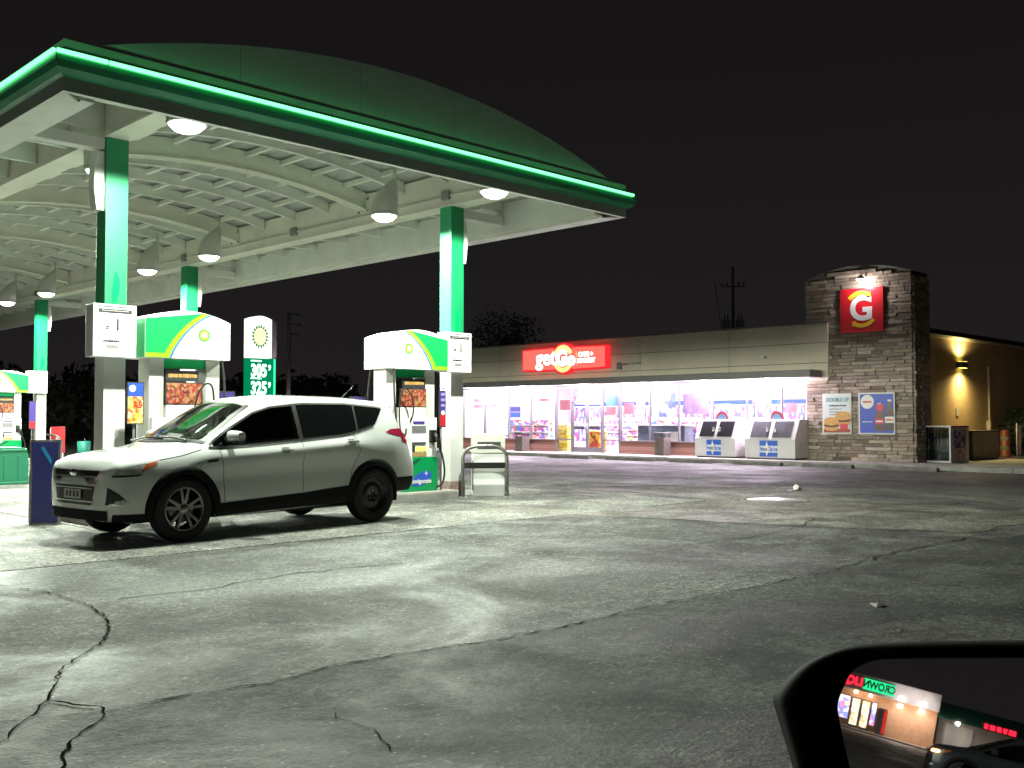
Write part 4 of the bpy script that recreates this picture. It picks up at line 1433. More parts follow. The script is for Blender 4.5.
M_panel = mat('fascia_panel_paint', (.74, .64, .51), .6, var=.14, vscale=.7, bump=.05)
M_panelgap = mat('panel_gap', (.10, .09, .075), .9)
M_awn = mat('awning_metal', (.17, .16, .155), .5, .2, var=.2, vscale=1.5)
M_frame = mat('window_frame_alu', (.17, .16, .175), .45, .3, var=.1)
M_stucco = mat('side_wall_stucco', (.66, .47, .27), .85, var=.22, vscale=.6, bump=.25, bscale=60)
M_pane = glass('shop_pane', (.97, .97, .98), .10, 0, .35)
M_intw = mat('interior_wall', (.80, .74, .82), .7)
M_intf = mat('interior_floor', (.55, .50, .50), .35, var=.1)
M_ceil = mat('interior_ceiling', (.85, .83, .86), .8)


def brick_mat():
    m = bpy.data.materials.new('knee_wall_brick'); m.use_nodes = True
    n, l = m.node_tree.nodes, m.node_tree.links; p = n['Principled BSDF']; p.inputs['Roughness'].default_value = .85
    t_ = n.new('ShaderNodeTexCoord'); mp_ = n.new('ShaderNodeMapping'); mp_.inputs['Rotation'].default_value = (R(90), 0, R(90))
    b = n.new('ShaderNodeTexBrick'); b.inputs['Scale'].default_value = 4.5
    b.inputs['Color1'].default_value = (.14, .055, .04, 1); b.inputs['Color2'].default_value = (.24, .12, .09, 1); b.inputs['Mortar'].default_value = (.30, .25, .22, 1)
    b.inputs['Mortar Size'].default_value = .012
    l.new(t_.outputs['Object'], mp_.inputs[0]); l.new(mp_.outputs[0], b.inputs['Vector']); l.new(b.outputs['Color'], p.inputs['Base Color'])
    bp_ = n.new('ShaderNodeBump'); bp_.inputs['Strength'].default_value = .5; bp_.inputs['Distance'].default_value = .01
    l.new(b.outputs['Fac'], bp_.inputs['Height']); bp_.invert = True; l.new(bp_.outputs[0], p.inputs['Normal'])
    return m


M_brick = brick_mat()
store = thing('convenience_store', 'long low convenience store with lit windows and a stone corner tower', 'building', (XF, (YL + YTR) / 2, SW))
SI = Matrix.Translation(Vector((-XF, -(YL + YTR) / 2, -SW)))


def sp_(b, name, m, parent=None):
    o = b.build(name, m, parent if parent else store)
    o.data.transform(SI)
    return o


# fascia panels (3 rows), seams at the photographed places
seams = [YL, fy(560), fy(640, 350), fy(729, 350), fy(828, 350)]
seams[0] = YL
seams.insert(1, fy(500))
rowz = [2.62, 3.24, 3.93, ZP]
for i in range(len(seams) - 1):
    for j in range(3):
        y0, y1 = sorted((seams[i], seams[i + 1]))
        if j == 0 and False: continue
        sp_(MB().bbox(XF + random.uniform(0, .004), XF + .07, y0 + .008, y1 - .008, rowz[j] + .009, rowz[j + 1] - .009, .006), 'fascia_panel', M_panel)
sp_(MB().box(XF + .03, XF + .20, seams[-1] + .02, YL, 2.63, ZP - .02), 'fascia_backing', M_panelgap)
sp_(MB().bbox(XF - .03, XF + .30, seams[-1] - .004, YL, ZP, ZP + .05, .008), 'parapet_cap', M_awn)
# awning with soffit
ya0 = fy(810, 375, XF - .85)
aw = sp_(MB().bbox(XF - .85, XF - .001, ya0, YL, ZAW0, ZAW1 - .12, .015), 'awning', M_awn)
sp_(MB().box(XF - .83, XF - .01, ya0 + .03, YL - .03, ZAW0 - .012, ZAW0 - .002), 'awning_soffit', M_ceil)
sp_(MB().box(XF + .001, XG + .1, YGR, YL, ZW, ZAW0 + .05), 'window_header', M_frame)
# room behind the glass
XBk = XF + 8.5
sp_(MB().box(XBk, XBk + .2, YTR + .6, YL, SW, 4.3), 'back_wall', M_intw)
sp_(MB().box(XG - .08, XBk, YL - .2, YL, SW, ZP - .05), 'end_wall', M_stucco)
sp_(MB().box(XG + .12, XBk, YL - .24, YL - .203, SW, 3.3), 'inner_wall', M_intw)
sp_(MB().box(XG + .15, XBk, YTL + .0, YTL + .15, SW, 3.4), 'inner_wall', M_intw)
sp_(MB().box(XG - .05, XBk, YTR + .6, YL - .2, SW - .1, SW + .006), 'shop_floor', M_intf)
sp_(MB().box(XG + .1, XBk, YTR + .6, YL - .2, 3.3, 3.4), 'shop_ceiling', M_ceil)
sp_(MB().box(XF + .2, XF + 14, YTR + .55, YL, ZP - .25, ZP - .15), 'flat_roof', M_panelgap)
M_tubeL = emis('shop_light_panel', (1.0, .93, 1.0), 5.0)
for i in range(6):
    for j in range(3):
        yy = YTL + 1.2 + (YL - YTL - 2.4) * i / 5
        sp_(MB().box(XG + 1.2 + j * 2.4, XG + 2.4 + j * 2.4, yy - .3, yy + .3, 3.285, 3.299), 'ceiling_light_panel', M_tubeL)


def area(name, loc, rot, sx, sy, p, col, parent=None):
    ld = bpy.data.lights.new(name, 'AREA'); ld.shape = 'RECTANGLE'; ld.size = sx; ld.size_y = sy; ld.energy = p; ld.color = col
    lo = bpy.data.objects.new(name, ld); COL.objects.link(lo); lo.location = loc; lo.rotation_euler = rot
    return lo


for yy in (YTL + 3, (YTL + YL) / 2, YL - 3):
    area('shop_ceiling_light', (XG + 3.2, yy, 3.24), (0, 0, 0), 4.0, 4.5, 900, (1.0, .93, 1.0))
# soffit lamps under the awning (two bright ones are visible)
M_soff = emis('soffit_lamp', (1, .95, 1), 30)
for px in (478, 524, 582, 640, 706, 765):
    yy = fy(px, 385, XF - .35)
    sp_(MB().lathe([(0, ZAW0 - .02), (.14, ZAW0 - .02), (.16, ZAW0 - .012)], 20, M=Matrix.Translation((XF - .35, yy, 0))), 'soffit_lamp', M_soff)
    ld = bpy.data.lights.new('soffit_light', 'POINT'); ld.energy = 620; ld.color = (1.0, .82, 1.0); ld.shadow_soft_size = .12
    lo = bpy.data.objects.new('soffit_light', ld); COL.objects.link(lo); lo.location = (XF - .35, yy, ZAW0 - .15)
# glazing: knee walls, frames, panes, doors
mull = [(464, .05), (485, .09), (509, .05), (531, .05), (556.5, .10), (572, .06), (603, .06), (620, .12), (650, .05), (679, .05), (712, .11), (747, .04), (782, .05), (811, .10)]
my = [fy(px, 400, XG) for px, w in mull]
for i, (px, w) in enumerate(mull):
    lowz_ = SW
    sp_(MB().bbox(XG - .05, XG + .07, my[i] - w / 2, my[i] + w / 2, lowz_, ZW, .006), 'mullion', M_frame)
DOORI = 5
for i in range(len(mull) - 1):
    ya, yb = my[i + 1] + mull[i + 1][1] / 2, my[i] - mull[i][1] / 2
    if i == DOORI:
        # transom + two door leaves
        zt_ = 2.02
        sp_(MB().box(XG - .005, XG + .005, ya, yb, zt_ + .06, ZW), 'transom_pane', M_pane)
        sp_(MB().bbox(XG - .05, XG + .07, ya, yb, zt_, zt_ + .07, .006), 'door_header', M_frame)
        ym = (ya + yb) / 2
        for (a, b, hs_) in ((ym + .006, yb - .006, 1), (ya + .006, ym - .006, -1)):
            d = sp_(MB().box(XG - .025, XG + .025, a, b, SW + .015, SW + .22), 'door', M_frame)
            for q in ((a, a + .075, SW + .22, zt_ - .01), (b - .075, b, SW + .22, zt_ - .01), (a + .075, b - .075, zt_ - .10, zt_ - .01)):
                o = MB().box(XG - .025, XG + .025, *q).build('door_rail', M_frame, d); o.data.transform(SI)
            o = MB().box(XG - .004, XG + .004, a + .075, b - .075, SW + .22, zt_ - .10).build('door_pane', M_pane, d); o.data.transform(SI)
            hy = a + .05 if hs_ == 1 else b - .05
            o = MB().tube([(XG - .08, hy, 1.15), (XG - .08, hy, .75)], .014, 8).build('door_handle', M_steel, d); o.data.transform(SI)
            o = MB().box(XG - .03, XG - .026, a + .12, b - .12, .88, 1.02).build('door_push_plate', M_ink, d); o.data.transform(SI)
        continue
    low = SW if i in (4, 6) else ZK
    if low == ZK:
        sp_(MB().box(XG - .06, XG + .12, ya - .03, yb + .03, SW, ZK - .05), 'brick_knee_wall', M_brick)
        sp_(MB().bbox(XG - .10, XG + .12, ya, yb, ZK - .05, ZK, .008), 'window_sill', M_frame)
    else:
        sp_(MB().bbox(XG - .04, XG + .06, ya, yb, ZK - .03, ZK + .02, .005), 'window_rail', M_frame)
    w = sp_(MB().box(XG - .004, XG + .004, ya, yb, low + .01, ZW), 'window_pane', M_pane)
# wall between glazing and tower foot, security camera, conduit on the fascia
sp_(MB().box(XG - .03, XG + .1, YTL - .02, YGR - .04, SW, ZAW0), 'corner_pier', M_panel)
c = hit(766, 357, X=XF)
t = thing('security_camera', 'small white security camera on the fascia near the stone tower', 'camera', (XF, c.y, c.z))
MB().box(-.12, 0, -.03, .03, -.02, .02).build('bracket', M_white, t)
MB().bbox(-.26, -.10, -.06, .06, -.06, .02, .015).build('body', M_white, t)
c = hit(620, 366, X=XF)
t = thing('wall_fixture', 'small grey fixture on a horizontal pipe right of the lit store sign', 'fixture', (XF, c.y, c.z))
MB().bbox(-.10, 0, -.10, .10, -.14, .14, .01).build('box', M_grey, t)
MB().tube([(-.08, -.1, .06), (-.08, -1.1, .08)], .03, 8).build('pipe', M_steel, t)
MB().bbox(-.14, -.02, -.75, -.55, .05, .12, .01).build('lamp_head', M_offw, t)

# ------------------------------------------------------------------ tower of ledge stone
M_mortar = mat('tower_core', (.10, .085, .07), .9)


def stone_mat():
    m = bpy.data.materials.new('ledge_stone'); m.use_nodes = True
    n, l = m.node_tree.nodes, m.node_tree.links; p = n['Principled BSDF']; p.inputs['Roughness'].default_value = .85
    oi = n.new('ShaderNodeObjectInfo'); r_ = n.new('ShaderNodeValToRGB')
    cols = [tuple(q * 1.2 for q in c_) for c_ in [(.12, .09, .075), (.27, .215, .17), (.36, .29, .235), (.19, .145, .12), (.44, .36, .29), (.31, .23, .175), (.23, .19, .16), (.48, .41, .35)]]
    while len(r_.color_ramp.elements) < len(cols): r_.color_ramp.elements.new(.5)
    for i, c_ in enumerate(cols): r_.color_ramp.elements[i].position = i / (len(cols) - 1); r_.color_ramp.elements[i].color = (*c_, 1)
    l.new(oi.outputs['Random'], r_.inputs[0])
    t_ = n.new('ShaderNodeTexCoord'); nz = n.new('ShaderNodeTexNoise'); nz.inputs['Scale'].default_value = 3; nz.inputs['Detail'].default_value = 6
    l.new(t_.outputs['Object'], nz.inputs['Vector'])
    mx = n.new('ShaderNodeMix'); mx.data_type = 'RGBA'; mx.blend_type = 'MULTIPLY'; mx.inputs[0].default_value = .8
    mp_ = n.new('ShaderNodeMapRange'); mp_.inputs[1].default_value = .3; mp_.inputs[2].default_value = .7; mp_.inputs[3].default_value = .55; mp_.inputs[4].default_value = 1.25
    l.new(nz.outputs[0], mp_.inputs[0]); l.new(r_.outputs[0], mx.inputs[6]); l.new(mp_.outputs[0], mx.inputs[7]); l.new(mx.outputs[2], p.inputs['Base Color'])
    bp_ = n.new('ShaderNodeBump'); bp_.inputs['Strength'].default_value = .7; bp_.inputs['Distance'].default_value = .02
    l.new(nz.outputs[0], bp_.inputs['Height']); l.new(bp_.outputs[0], p.inputs['Normal'])
    return m


M_stone = stone_mat()
TD = 1.15                      # tower depth along x
tw_w = YTL - YTR
zL, zPk = fz(807, 283, XT), fz(870.6, 265.8, XT)
zR = fz(914, 272, XT)


def ztow(y):
    f_ = (YTL - y) / tw_w
    a = zL + (zR - zL) * f_
    return a + (zPk - (zL + zR) / 2) * (1 - (2 * f_ - 1) ** 2)


tower = sub('tower', store, (0, 0, 0))
pts = [(YTR, SW), (YTL, SW)] + [(YTL - tw_w * i / 16, ztow(YTL - tw_w * i / 16)) for i in range(17)]
o = MB().prism(pts, XT, XT + TD, 'x').build('tower_core', M_mortar, tower); o.data.transform(SI)
cap = MB()
rows = []
for i in range(17):
    y = YTL - tw_w * i / 16
    z = ztow(y)
    rows.append([Vector((XT - .06, y, z)), Vector((XT - .06, y, z + .06)), Vector((XT + TD + .05, y, z + .06)), Vector((XT + TD + .05, y, z))])
cap.grid(rows, smooth=False, closed=True)
o = cap.build('tower_coping', M_awn, tower); o.data.transform(SI)
stone_meshes = []
for k in range(6):
    bm_ = bmesh.new(); bmesh.ops.create_cube(bm_, size=1)
    bmesh.ops.bevel(bm_, geom=list(bm_.edges), offset=.045, segments=1, affect='EDGES')
    for v in bm_.verts: v.co += Vector((random.uniform(-.07, .07), random.uniform(-.012, .012), random.uniform(-.03, .03)))
    b = MB().bm(bm_); o = b.build('stone_src', M_stone); stone_meshes.append(o.data); bpy.data.objects.remove(o)
stones = []
rh = .118
nrow = int((zPk - SW) / rh) + 1
for j in range(nrow):
    z0 = SW + j * rh
    y = YTL - random.uniform(0, .03)
    while y > YTR + .02:
        L_ = random.choice((.28, .36, .45, .55, .66, .8)) * random.uniform(.85, 1.15)
        y2 = max(y - L_, YTR)
        if y2 - YTR < .15: y2 = YTR
        yc = (y + y2) / 2
        h_ = rh
        if z0 + h_ < min(ztow(y), ztow(y2)) + .03:
            stones.append((y - y2, Vector((XT - .012 - random.uniform(0, .045), yc, z0 + h_ / 2)), Vector((.10, y - y2 - .012, h_ - .010))))
        y = y2
    if z0 + rh < zR:
        x = XT - .03
        while x < XT + TD:
            L_ = random.choice((.25, .4, .55)); x2 = min(x + L_, XT + TD)
            if XT + TD - x2 < .12: x2 = XT + TD
            stones.append((x2 - x, Vector(((x + x2) / 2, YTR - .012 - random.uniform(0, .04), z0 + rh / 2)), Vector((x2 - x - .012, .10, rh - .010))))
            x = x2
stones.sort(key=lambda q: -q[0])
rest = MB()
for k, (L_, c_, s_) in enumerate(stones):
    c2 = SI @ c_
    me = random.choice(stone_meshes)
    if k < 300:
        o = bpy.data.objects.new('stone', me); COL.objects.link(o); o.parent = tower; o.location = c2; o.scale = s_
    else:
        vs_ = [Vector((v.co.x * s_.x, v.co.y * s_.y, v.co.z * s_.z)) + c2 for v in me.vertices]
        rest.add(vs_, [list(p.vertices) for p in me.polygons])
M_stone2 = mat('ledge_stone_small', (.36, .29, .235), .85, var=.65, vscale=2.6, bump=.5, bscale=12)
o = rest.build('small_stones', M_stone2, tower); o['kind'] = 'stuff'

# side wall behind the tower
YS = YTR + .5
sp_(MB().box(XT + .9, XF + 16, YS, YS + .25, SW - .15, 4.16), 'side_wall', M_stucco)
sp_(MB().bbox(XT + .9, XF + 16, YS - .05, YS + .30, 4.16, 4.26, .01), 'side_parapet_cap', M_panel)
cy = hit(987, 400, Y=YS)
sp_(MB().tube([(cy.x, YS - .07, .0), (cy.x, YS - .07, 3.3)], .045, 8), 'downpipe', M_panel)
sp_(MB().bbox(cy.x - .09, cy.x + .09, YS - .14, YS, .9, 1.25, .01), 'meter_box', M_panel)
cy = hit(957, 412, Y=YS)
sp_(MB().box(cy.x - .1, cy.x + .1, YS - .02, YS - .001, cy.z - .14, cy.z + .14), 'wall_notice', M_paper)

# gooseneck lamp over the tower sign
c = hit(861, 279, X=XT - .45)
t = thing('sign_lamp', 'lit lamp on a bent arm over the square red sign on the tower', 'lamp', (XT - .06, c.y, c.z))
MB().tube([(0, 0, .12), (-.15, 0, .22), (-.32, 0, .2), (-.40, 0, .08)], .02, 8).build('arm', M_dgrey, t)
MB().lathe([(.04, .12), (.10, .06), (.16, .0), (.15, -.01)], 20, M=Matrix.Translation((-.42, 0, 0))).build('shade', M_offw, t)
MB().lathe([(0, -.06), (.08, -.05), (.13, 0)], 20, M=Matrix.Translation((-.42, 0, 0))).build('bulb', emis('tower_bulb', (1, .97, .95), 40), t)
ld = bpy.data.lights.new('sign_lamp_light', 'POINT'); ld.energy = 60; ld.color = (1, .93, .88); ld.shadow_soft_size = .08
lo = bpy.data.objects.new('sign_lamp_light', ld); COL.objects.link(lo); lo.parent = t; lo.location = (-.42, 0, -.14)
# up-and-down wall light
c = hit(959, 365, Y=YS)
t = thing('wall_light', 'yellow glowing up and down light on the tan side wall', 'lamp', (c.x, YS, c.z))
MB().bbox(-.26, .26, -.24, 0, -.11, .11, .02).build('housing', M_dgrey, t)
for s_ in (-1, 1):
    MB().box(-.22, .22, -.21, -.05, s_ * .112, s_ * .118).build('lens', emis('yellow_lens', (.95, .85, .15), 5), t)
    ld = bpy.data.lights.new('wall_light_beam', 'SPOT'); ld.energy = 430; ld.color = (.96, .76, .30); ld.spot_size = R(165); ld.spot_blend = 1.0; ld.shadow_soft_size = .05
    lo = bpy.data.objects.new('wall_light_beam', ld); COL.objects.link(lo); lo.parent = t; lo.location = (0, -.34, s_ * .15)
    lo.rotation_euler = (R(-12) if s_ < 0 else R(192), 0, 0)

# ------------------------------------------------------------------ signs on the store
M_signred = mat('sign_red', (.62, .015, .03), .35, coat=.3)
M_signredlit = emis('backlit_red', (1.0, .13, .10), 1.5)
M_signedge = emis('backlit_red_edge', (1.0, .03, .04), 1.0)
M_signyel = emis('backlit_yellow', (1.0, .72, .22), 1.6)
M_signwh = emis('backlit_white', (1, .97, .92), 4.0)
M_gw = mat('sign_white', (.80, .80, .82), .35)
M_gy = mat('sign_gold', (.85, .50, .03), .35)
Ms = lambda y, z, X: face_M((X, y, z), (0, -1, 0), (0, 0, 1))     # faces -x, reads left to right
# tower sign
y0, y1 = hit(840, 310, X=XT - .16).y, hit(884, 310, X=XT - .12).y
z1, z0 = hit(862, 288, X=XT - .12).z, hit(862, 332.3, X=XT - .12).z
yc, zc, hw = (y0 + y1) / 2, (z0 + z1) / 2, (y0 - y1) / 2
t = thing('tower_sign', 'square red sign with white letter G on the stone tower', 'sign', (XT - .17, yc, z0))
Mf = face_M((0, 0, hw), (0, -1, 0), (0, 0, 1))
MB().bbox(.0, .11, -hw, hw, 0, z1 - z0, .012).build('sign_box', M_signred, t)


def ring_poly(r0, r1, a0, a1, n=24, tip=0):
    out = [(r1 * math.cos(a0 + (a1 - a0) * i / n), r1 * math.sin(a0 + (a1 - a0) * i / n)) for i in range(n + 1)]
    if tip:
        d = tip
        a = a1
        out += [((r1 + .08) * math.cos(a), (r1 + .08) * math.sin(a)), ((r0 + r1) / 2 * math.cos(a + d), (r0 + r1) / 2 * math.sin(a + d)), ((r0 - .08) * math.cos(a), (r0 - .08) * math.sin(a))]
    out += [(r0 * math.cos(a1 + (a0 - a1) * i / n), r0 * math.sin(a1 + (a0 - a1) * i / n)) for i in range(n + 1)]
    return out


def scaled(P, s_, dx=0, dy=0): return [(x * s_ + dx, y * s_ + dy) for x, y in P]


text_obj('letter', 'G', 1.12, M_gw, t, Mf @ Matrix.Translation((.0, .0, .006)), .035, .006)
MB().prism(scaled(ring_poly(.62, .82, R(140), R(58), 24, R(-13)), .72, -.02, .03), .001, .012, 'z', M=Mf).build('gold_arrow', M_gy, t)
MB().prism(scaled(ring_poly(.62, .80, R(322), R(240), 24, R(-13)), .72, .02, -.03), .001, .012, 'z', M=Mf).build('gold_arrow', M_gy, t)

# lit store sign (stretched board with round centre)
ZS = XF - .30
yl, yr, ycn = fy(523, 360, ZS), fy(605, 360, ZS), fy(563, 358, ZS)
zt_l, zb_l = fz(523, 350, ZS), fz(523, 371, ZS)
zt_r, zb_r = fz(605, 345.5, ZS), fz(605, 368, ZS)
zc = (zt_l + zb_l + zt_r + zb_r) / 4
half = (yl - yr) / 2; ycen = (yl + yr) / 2
t = thing('store_sign', 'glowing red store sign with white lettering and yellow circle on the fascia', 'sign', (ZS, ycen, zc))
Mf = face_M((0, 0, 0), (0, -1, 0), (0, 0, 1))
hh = (zt_l - zb_l + zt_r - zb_r) / 4 * 1.0
ox = -(ycn - ycen)
Rr = hh * 1.34


def board(g):
    out = [(-half - g, -hh * .92 - g), (ox - Rr * .95, -hh - g)]
    out += [(ox + (Rr + g) * math.cos(a), (Rr + g) * math.sin(a)) for a in [R(222 + 96 * i / 12) for i in range(13)]]
    out += [(ox + Rr * .95, -hh - g), (half + g, -hh * .92 - g), (half + g, hh * .92 + g), (ox + Rr * .95, hh + g)]
    out += [(ox + (Rr + g) * math.cos(a), (Rr + g) * math.sin(a)) for a in [R(42 + 96 * i / 12) for i in range(13)]]
    out += [(ox - Rr * .95, hh + g), (-half - g, hh * .92 + g)]
    return out


MB().prism(board(.05), -.29, -.005, 'z', M=Mf).build('sign_box', M_signedge, t)
MB().prism(board(-.01), -.004, .0, 'z', M=Mf).build('sign_face', M_signredlit, t)
MB().prism(scaled(ring_poly(.68, 1.0, R(25), R(155)), Rr * .93, ox, 0), .001, .006, 'z', M=Mf).build('yellow_arc', M_signyel, t)
MB().prism(scaled(ring_poly(.68, 1.0, R(205), R(335)), Rr * .93, ox, 0), .001, .006, 'z', M=Mf).build('yellow_arc', M_signyel, t)
text_obj('sign_lettering', 'get', hh * 2.05, M_signwh, t, Mf @ Matrix.Translation((ox - hh * 2.15, .06, .01)), .018, .004)
text_obj('sign_lettering', 'G', hh * 1.9, M_signwh, t, Mf @ Matrix.Translation((ox - hh * .15, .0, .012)), .05, .004)
text_obj('sign_lettering', 'o', hh * 1.5, M_signwh, t, Mf @ Matrix.Translation((ox + hh * 1.05, -.05, .012)), .05, .004)
MB().box(-.006, -.002, -(ox + hh * 1.62) - .01, -(ox + hh * 1.62) + .01, -hh * .6, hh * .6).build('divider', M_signyel, t)
text_obj('sign_lettering', 'CAFE +', hh * .55, M_signwh, t, Mf @ Matrix.Translation((ox + hh * 2.75, hh * .28, .01)), .012, .003)
text_obj('sign_lettering', 'MARKET', hh * .55, M_signwh, t, Mf @ Matrix.Translation((ox + hh * 2.8, -hh * .28, .01)), .012, .003)
ld = area('sign_glow', (ZS - .12, ycen, zc), (0, R(-90), 0), hh * 2, half * 2, 26, (1, .25, .2))

# poster frames on the tower
def poster(px0, px1, pt, pb, label):
    X = XT - .15
    y0, y1 = hit(px0, 415, X=X).y, hit(px1, 415, X=X).y
    zt2, zb2 = hit((px0 + px1) / 2, pt, X=X).z, hit((px0 + px1) / 2, pb, X=X).z
    t = thing('poster_frame', label, 'poster', (X, (y0 + y1) / 2, zb2))
    w, h = (y0 - y1) / 2, zt2 - zb2
    MB().bbox(0, .05, -w, w, 0, h, .006).build('frame', M_offw, t)
    return t, w, h


t, w, h = poster(822.5, 851.5, 393.5, 434, 'white framed burger poster, left of two posters on the stone tower')
MB().box(-.004, -.001, -w + .05, w - .05, .05, h - .05).build('print', mat('pale_blue_print', (.55, .60, .62), .4), t)
Mf = face_M((-.005, 0, 0), (0, -1, 0), (0, 0, 1))
text_obj('poster_lettering', 'DOUBLE UP', .19, mat('teal_ink', (.10, .20, .24), .5), t, Mf @ Matrix.Translation((.03, h * .84, .001)), .004, sx_=.8)
marks(t, Mf @ Matrix.Translation((.04, h * .70, .001)), .62, .10, 1, M_ink, 8)
for i in range(3): MB().box(-.006, -.004, w * .2 - .28, w * .2 + .16, h * (.60 - .07 * i), h * (.63 - .07 * i)).build('print_line', M_grey, t)
MB().box(-.006, -.004, -w + .05, w - .05, .05, .17).build('red_foot', mat('brown_red', (.28, .05, .03), .5), t)


def burger(t, cx, cz, s_, Mf):
    E_ = lambda a, b, dz, n=20: [(cx + s_ * a * math.cos(2 * PI * i / n), cz + dz * s_ + s_ * b * math.sin(2 * PI * i / n)) for i in range(n)]
    MB().prism(E_(.30, .10, -.16), .001, .002, 'z', M=Mf).build('burger_bun', M_tan, t)
    MB().prism(E_(.32, .07, -.06), .002, .003, 'z', M=Mf).build('burger_patty', mat('patty', (.12, .04, .02), .6), t)
    MB().prism(E_(.33, .04, .0), .003, .004, 'z', M=Mf).build('burger_cheese', M_orange, t)
    MB().prism(E_(.31, .16, .10), .004, .005, 'z', M=Mf).build('burger_bun', M_tan, t)


burger(t, -.20, .34, .9, Mf); burger(t, .22, .52, .95, Mf)
MB().prism([(.12, .16), (.40, .16), (.40, .34), (.12, .34)], .006, .007, 'z', M=Mf).build('red_pack', M_redp, t)
t, w, h = poster(858.5, 895, 392.5, 434.5, 'blue framed drinks poster with two bottles, right one on the tower')
MB().box(-.004, -.001, -w + .05, w - .05, .05, h - .05).build('print', mat('royal_blue_print', (.03, .055, .42), .4), t)
Mf = face_M((-.005, 0, 0), (0, -1, 0), (0, 0, 1))
MB().lathe([(0, .001), (.23, .001)], 24, M=Mf @ Matrix.Translation((-w * .50, h * .78, 0))).build('round_badge', M_paper, t)
marks(t, Mf @ Matrix.Translation((-w * .50, h * .78, .003)), .30, .12, 1, M_redp, 9)
marks(t, Mf @ Matrix.Translation((-w * .5, h * .3, .003)), .34, .05, 1, M_paper, 10)
M_cola = mat('cola_print', (.10, .02, .015), .3)
for cx, sc, m_ in ((.10, 1.0, M_cola), (.44, 1.12, mat('dark_cola_print', (.05, .012, .012), .3))):
    bt = [(-.15, .12), (.15, .12), (.16, .55), (.13, .72), (.06, .88), (.055, .98), (-.055, .98), (-.06, .88), (-.13, .72), (-.16, .55)]
    MB().prism([(cx + a * .95, b * sc * .98) for a, b in bt], .002, .004, 'z', M=Mf).build('bottle_print', m_, t)
    MB().prism([(cx - .15, .34 * sc), (cx + .15, .34 * sc), (cx + .155, .52 * sc), (cx - .155, .52 * sc)], .004, .005, 'z', M=Mf).build('bottle_label', M_redp if cx < .2 else M_paper, t)
    marks(t, Mf @ Matrix.Translation((cx, .43 * sc, .006)), .24, .09, 1, M_white if cx < .2 else M_redp, 11)
    MB().prism([(cx - .06, .96 * sc), (cx + .06, .96 * sc), (cx + .06, 1.02 * sc), (cx - .06, 1.02 * sc)], .004, .005, 'z', M=Mf).build('bottle_cap', M_paper, t)
MB().prism([(-.02, .86), (.02, 1.0), (.26, .98), (.24, .78), (.1, .74)], .005, .006, 'z', M=Mf).build('red_splash', M_redp, t)

# ------------------------------------------------------------------ sidewalk, kerb, wheel stops
XK = XF - 1.75
wk = MB().box(XK + .16, XG - .07, YTR - 6, YL + 6, -.4, SW - .004)
walk = struct(wk.build('sidewalk', M_tar))
yy = YTR - 6
while yy < YL + 6:
    y2 = yy + 1.5
    MB().bbox(XK + .17, XG - .075, yy + .006, y2 - .006, -.3, SW + random.uniform(-.002, .003), .006).build('paving_slab', M_walk, walk)
    yy = y2
kerb = MB(); yy = YTR - 6
kb = struct(MB().box(XK + .02, XK + .15, YTR - 6, YL + 6, -.4, SW - .02).build('kerb', M_tar))
while yy < YL + 6:
    MB().bbox(XK, XK + .165, yy + .005, yy + 2.395, -.4, SW + .004, .02).build('kerb_stone', M_curb, kb); yy += 2.4
# strip of ground along the side wall
struct(MB().box(XG - .05, XF + 16, YTR - 4.2, YS, -.3, SW - .012).build('side_strip', M_walk))
# low kerb running on to the right
stops = [(550, 590, 459.5), (607, 654, 460.7), (670, 711, 462.5), (734, 782, 464.3), (803, 853, 466.2), (877, 938, 468.2)]
names = ['wheel stop before the left windows, farthest from the tower', 'wheel stop before the double doors of the store', 'wheel stop before the right litter bin', 'wheel stop before the ice freezers', 'wheel stop before the posters of the stone tower', 'nearest wheel stop, right of the stone tower posters']
for (a, b, py), nm in zip(stops, names):
    p = ghit((a + b) / 2, py)
    x = XK - .55
    L_ = abs(hit(a, py, X=x).y - hit(b, py, X=x).y)
    yc = (hit(a, py, X=x).y + hit(b, py, X=x).y) / 2
    o = MB().prism([(-.11, 0), (.11, 0), (.075, .12), (-.075, .12)], -L_ / 2, L_ / 2, 'y').build('wheel_stop', M_stop, loc=(x, yc, gz(x)))
    o.rotation_euler.z = random.uniform(-.02, .02)
    tag(o, 'grey concrete ' + nm, 'wheel stop', 'wheel stops along the store front')

# worn parking lines between the stops
def worn_paint():
    m = mat('worn_line_paint', (.50, .50, .47), .7)
    n, l = m.node_tree.nodes, m.node_tree.links
    t_ = n.new('ShaderNodeTexCoord'); nz = n.new('ShaderNodeTexNoise'); nz.inputs['Scale'].default_value = 5; nz.inputs['Detail'].default_value = 8; nz.inputs['Roughness'].default_value = .75
    l.new(t_.outputs['Object'], nz.inputs['Vector'])
    mr = n.new('ShaderNodeMapRange'); mr.inputs[1].default_value = .46; mr.inputs[2].default_value = .60
    l.new(nz.outputs[0], mr.inputs[0])
    tr = n.new('ShaderNodeBsdfTransparent'); mx = n.new('ShaderNodeMixShader')
    l.new(mr.outputs[0], mx.inputs[0]); l.new(tr.outputs[0], mx.inputs[1]); l.new(n['Principled BSDF'].outputs[0], mx.inputs[2]); l.new(mx.outputs[0], n['Material Output'].inputs[0])
    return m


M_line = worn_paint()
for (a, b, py), (a2, b2, py2) in zip(stops[:-1], stops[1:]):
    y_ = (hit(b, py, X=XK).y + hit(a2, py2, X=XK).y) / 2
    x_ = [XK - .9 - 4.6 * i / 10 for i in range(11)]
    o = MB().grid([[Vector((x, y_ - .06, gz(x) + .006)), Vector((x, y_ + .06, gz(x) + .006))] for x in x_]).build('parking_line', M_line, fix=False)
    struct(o)

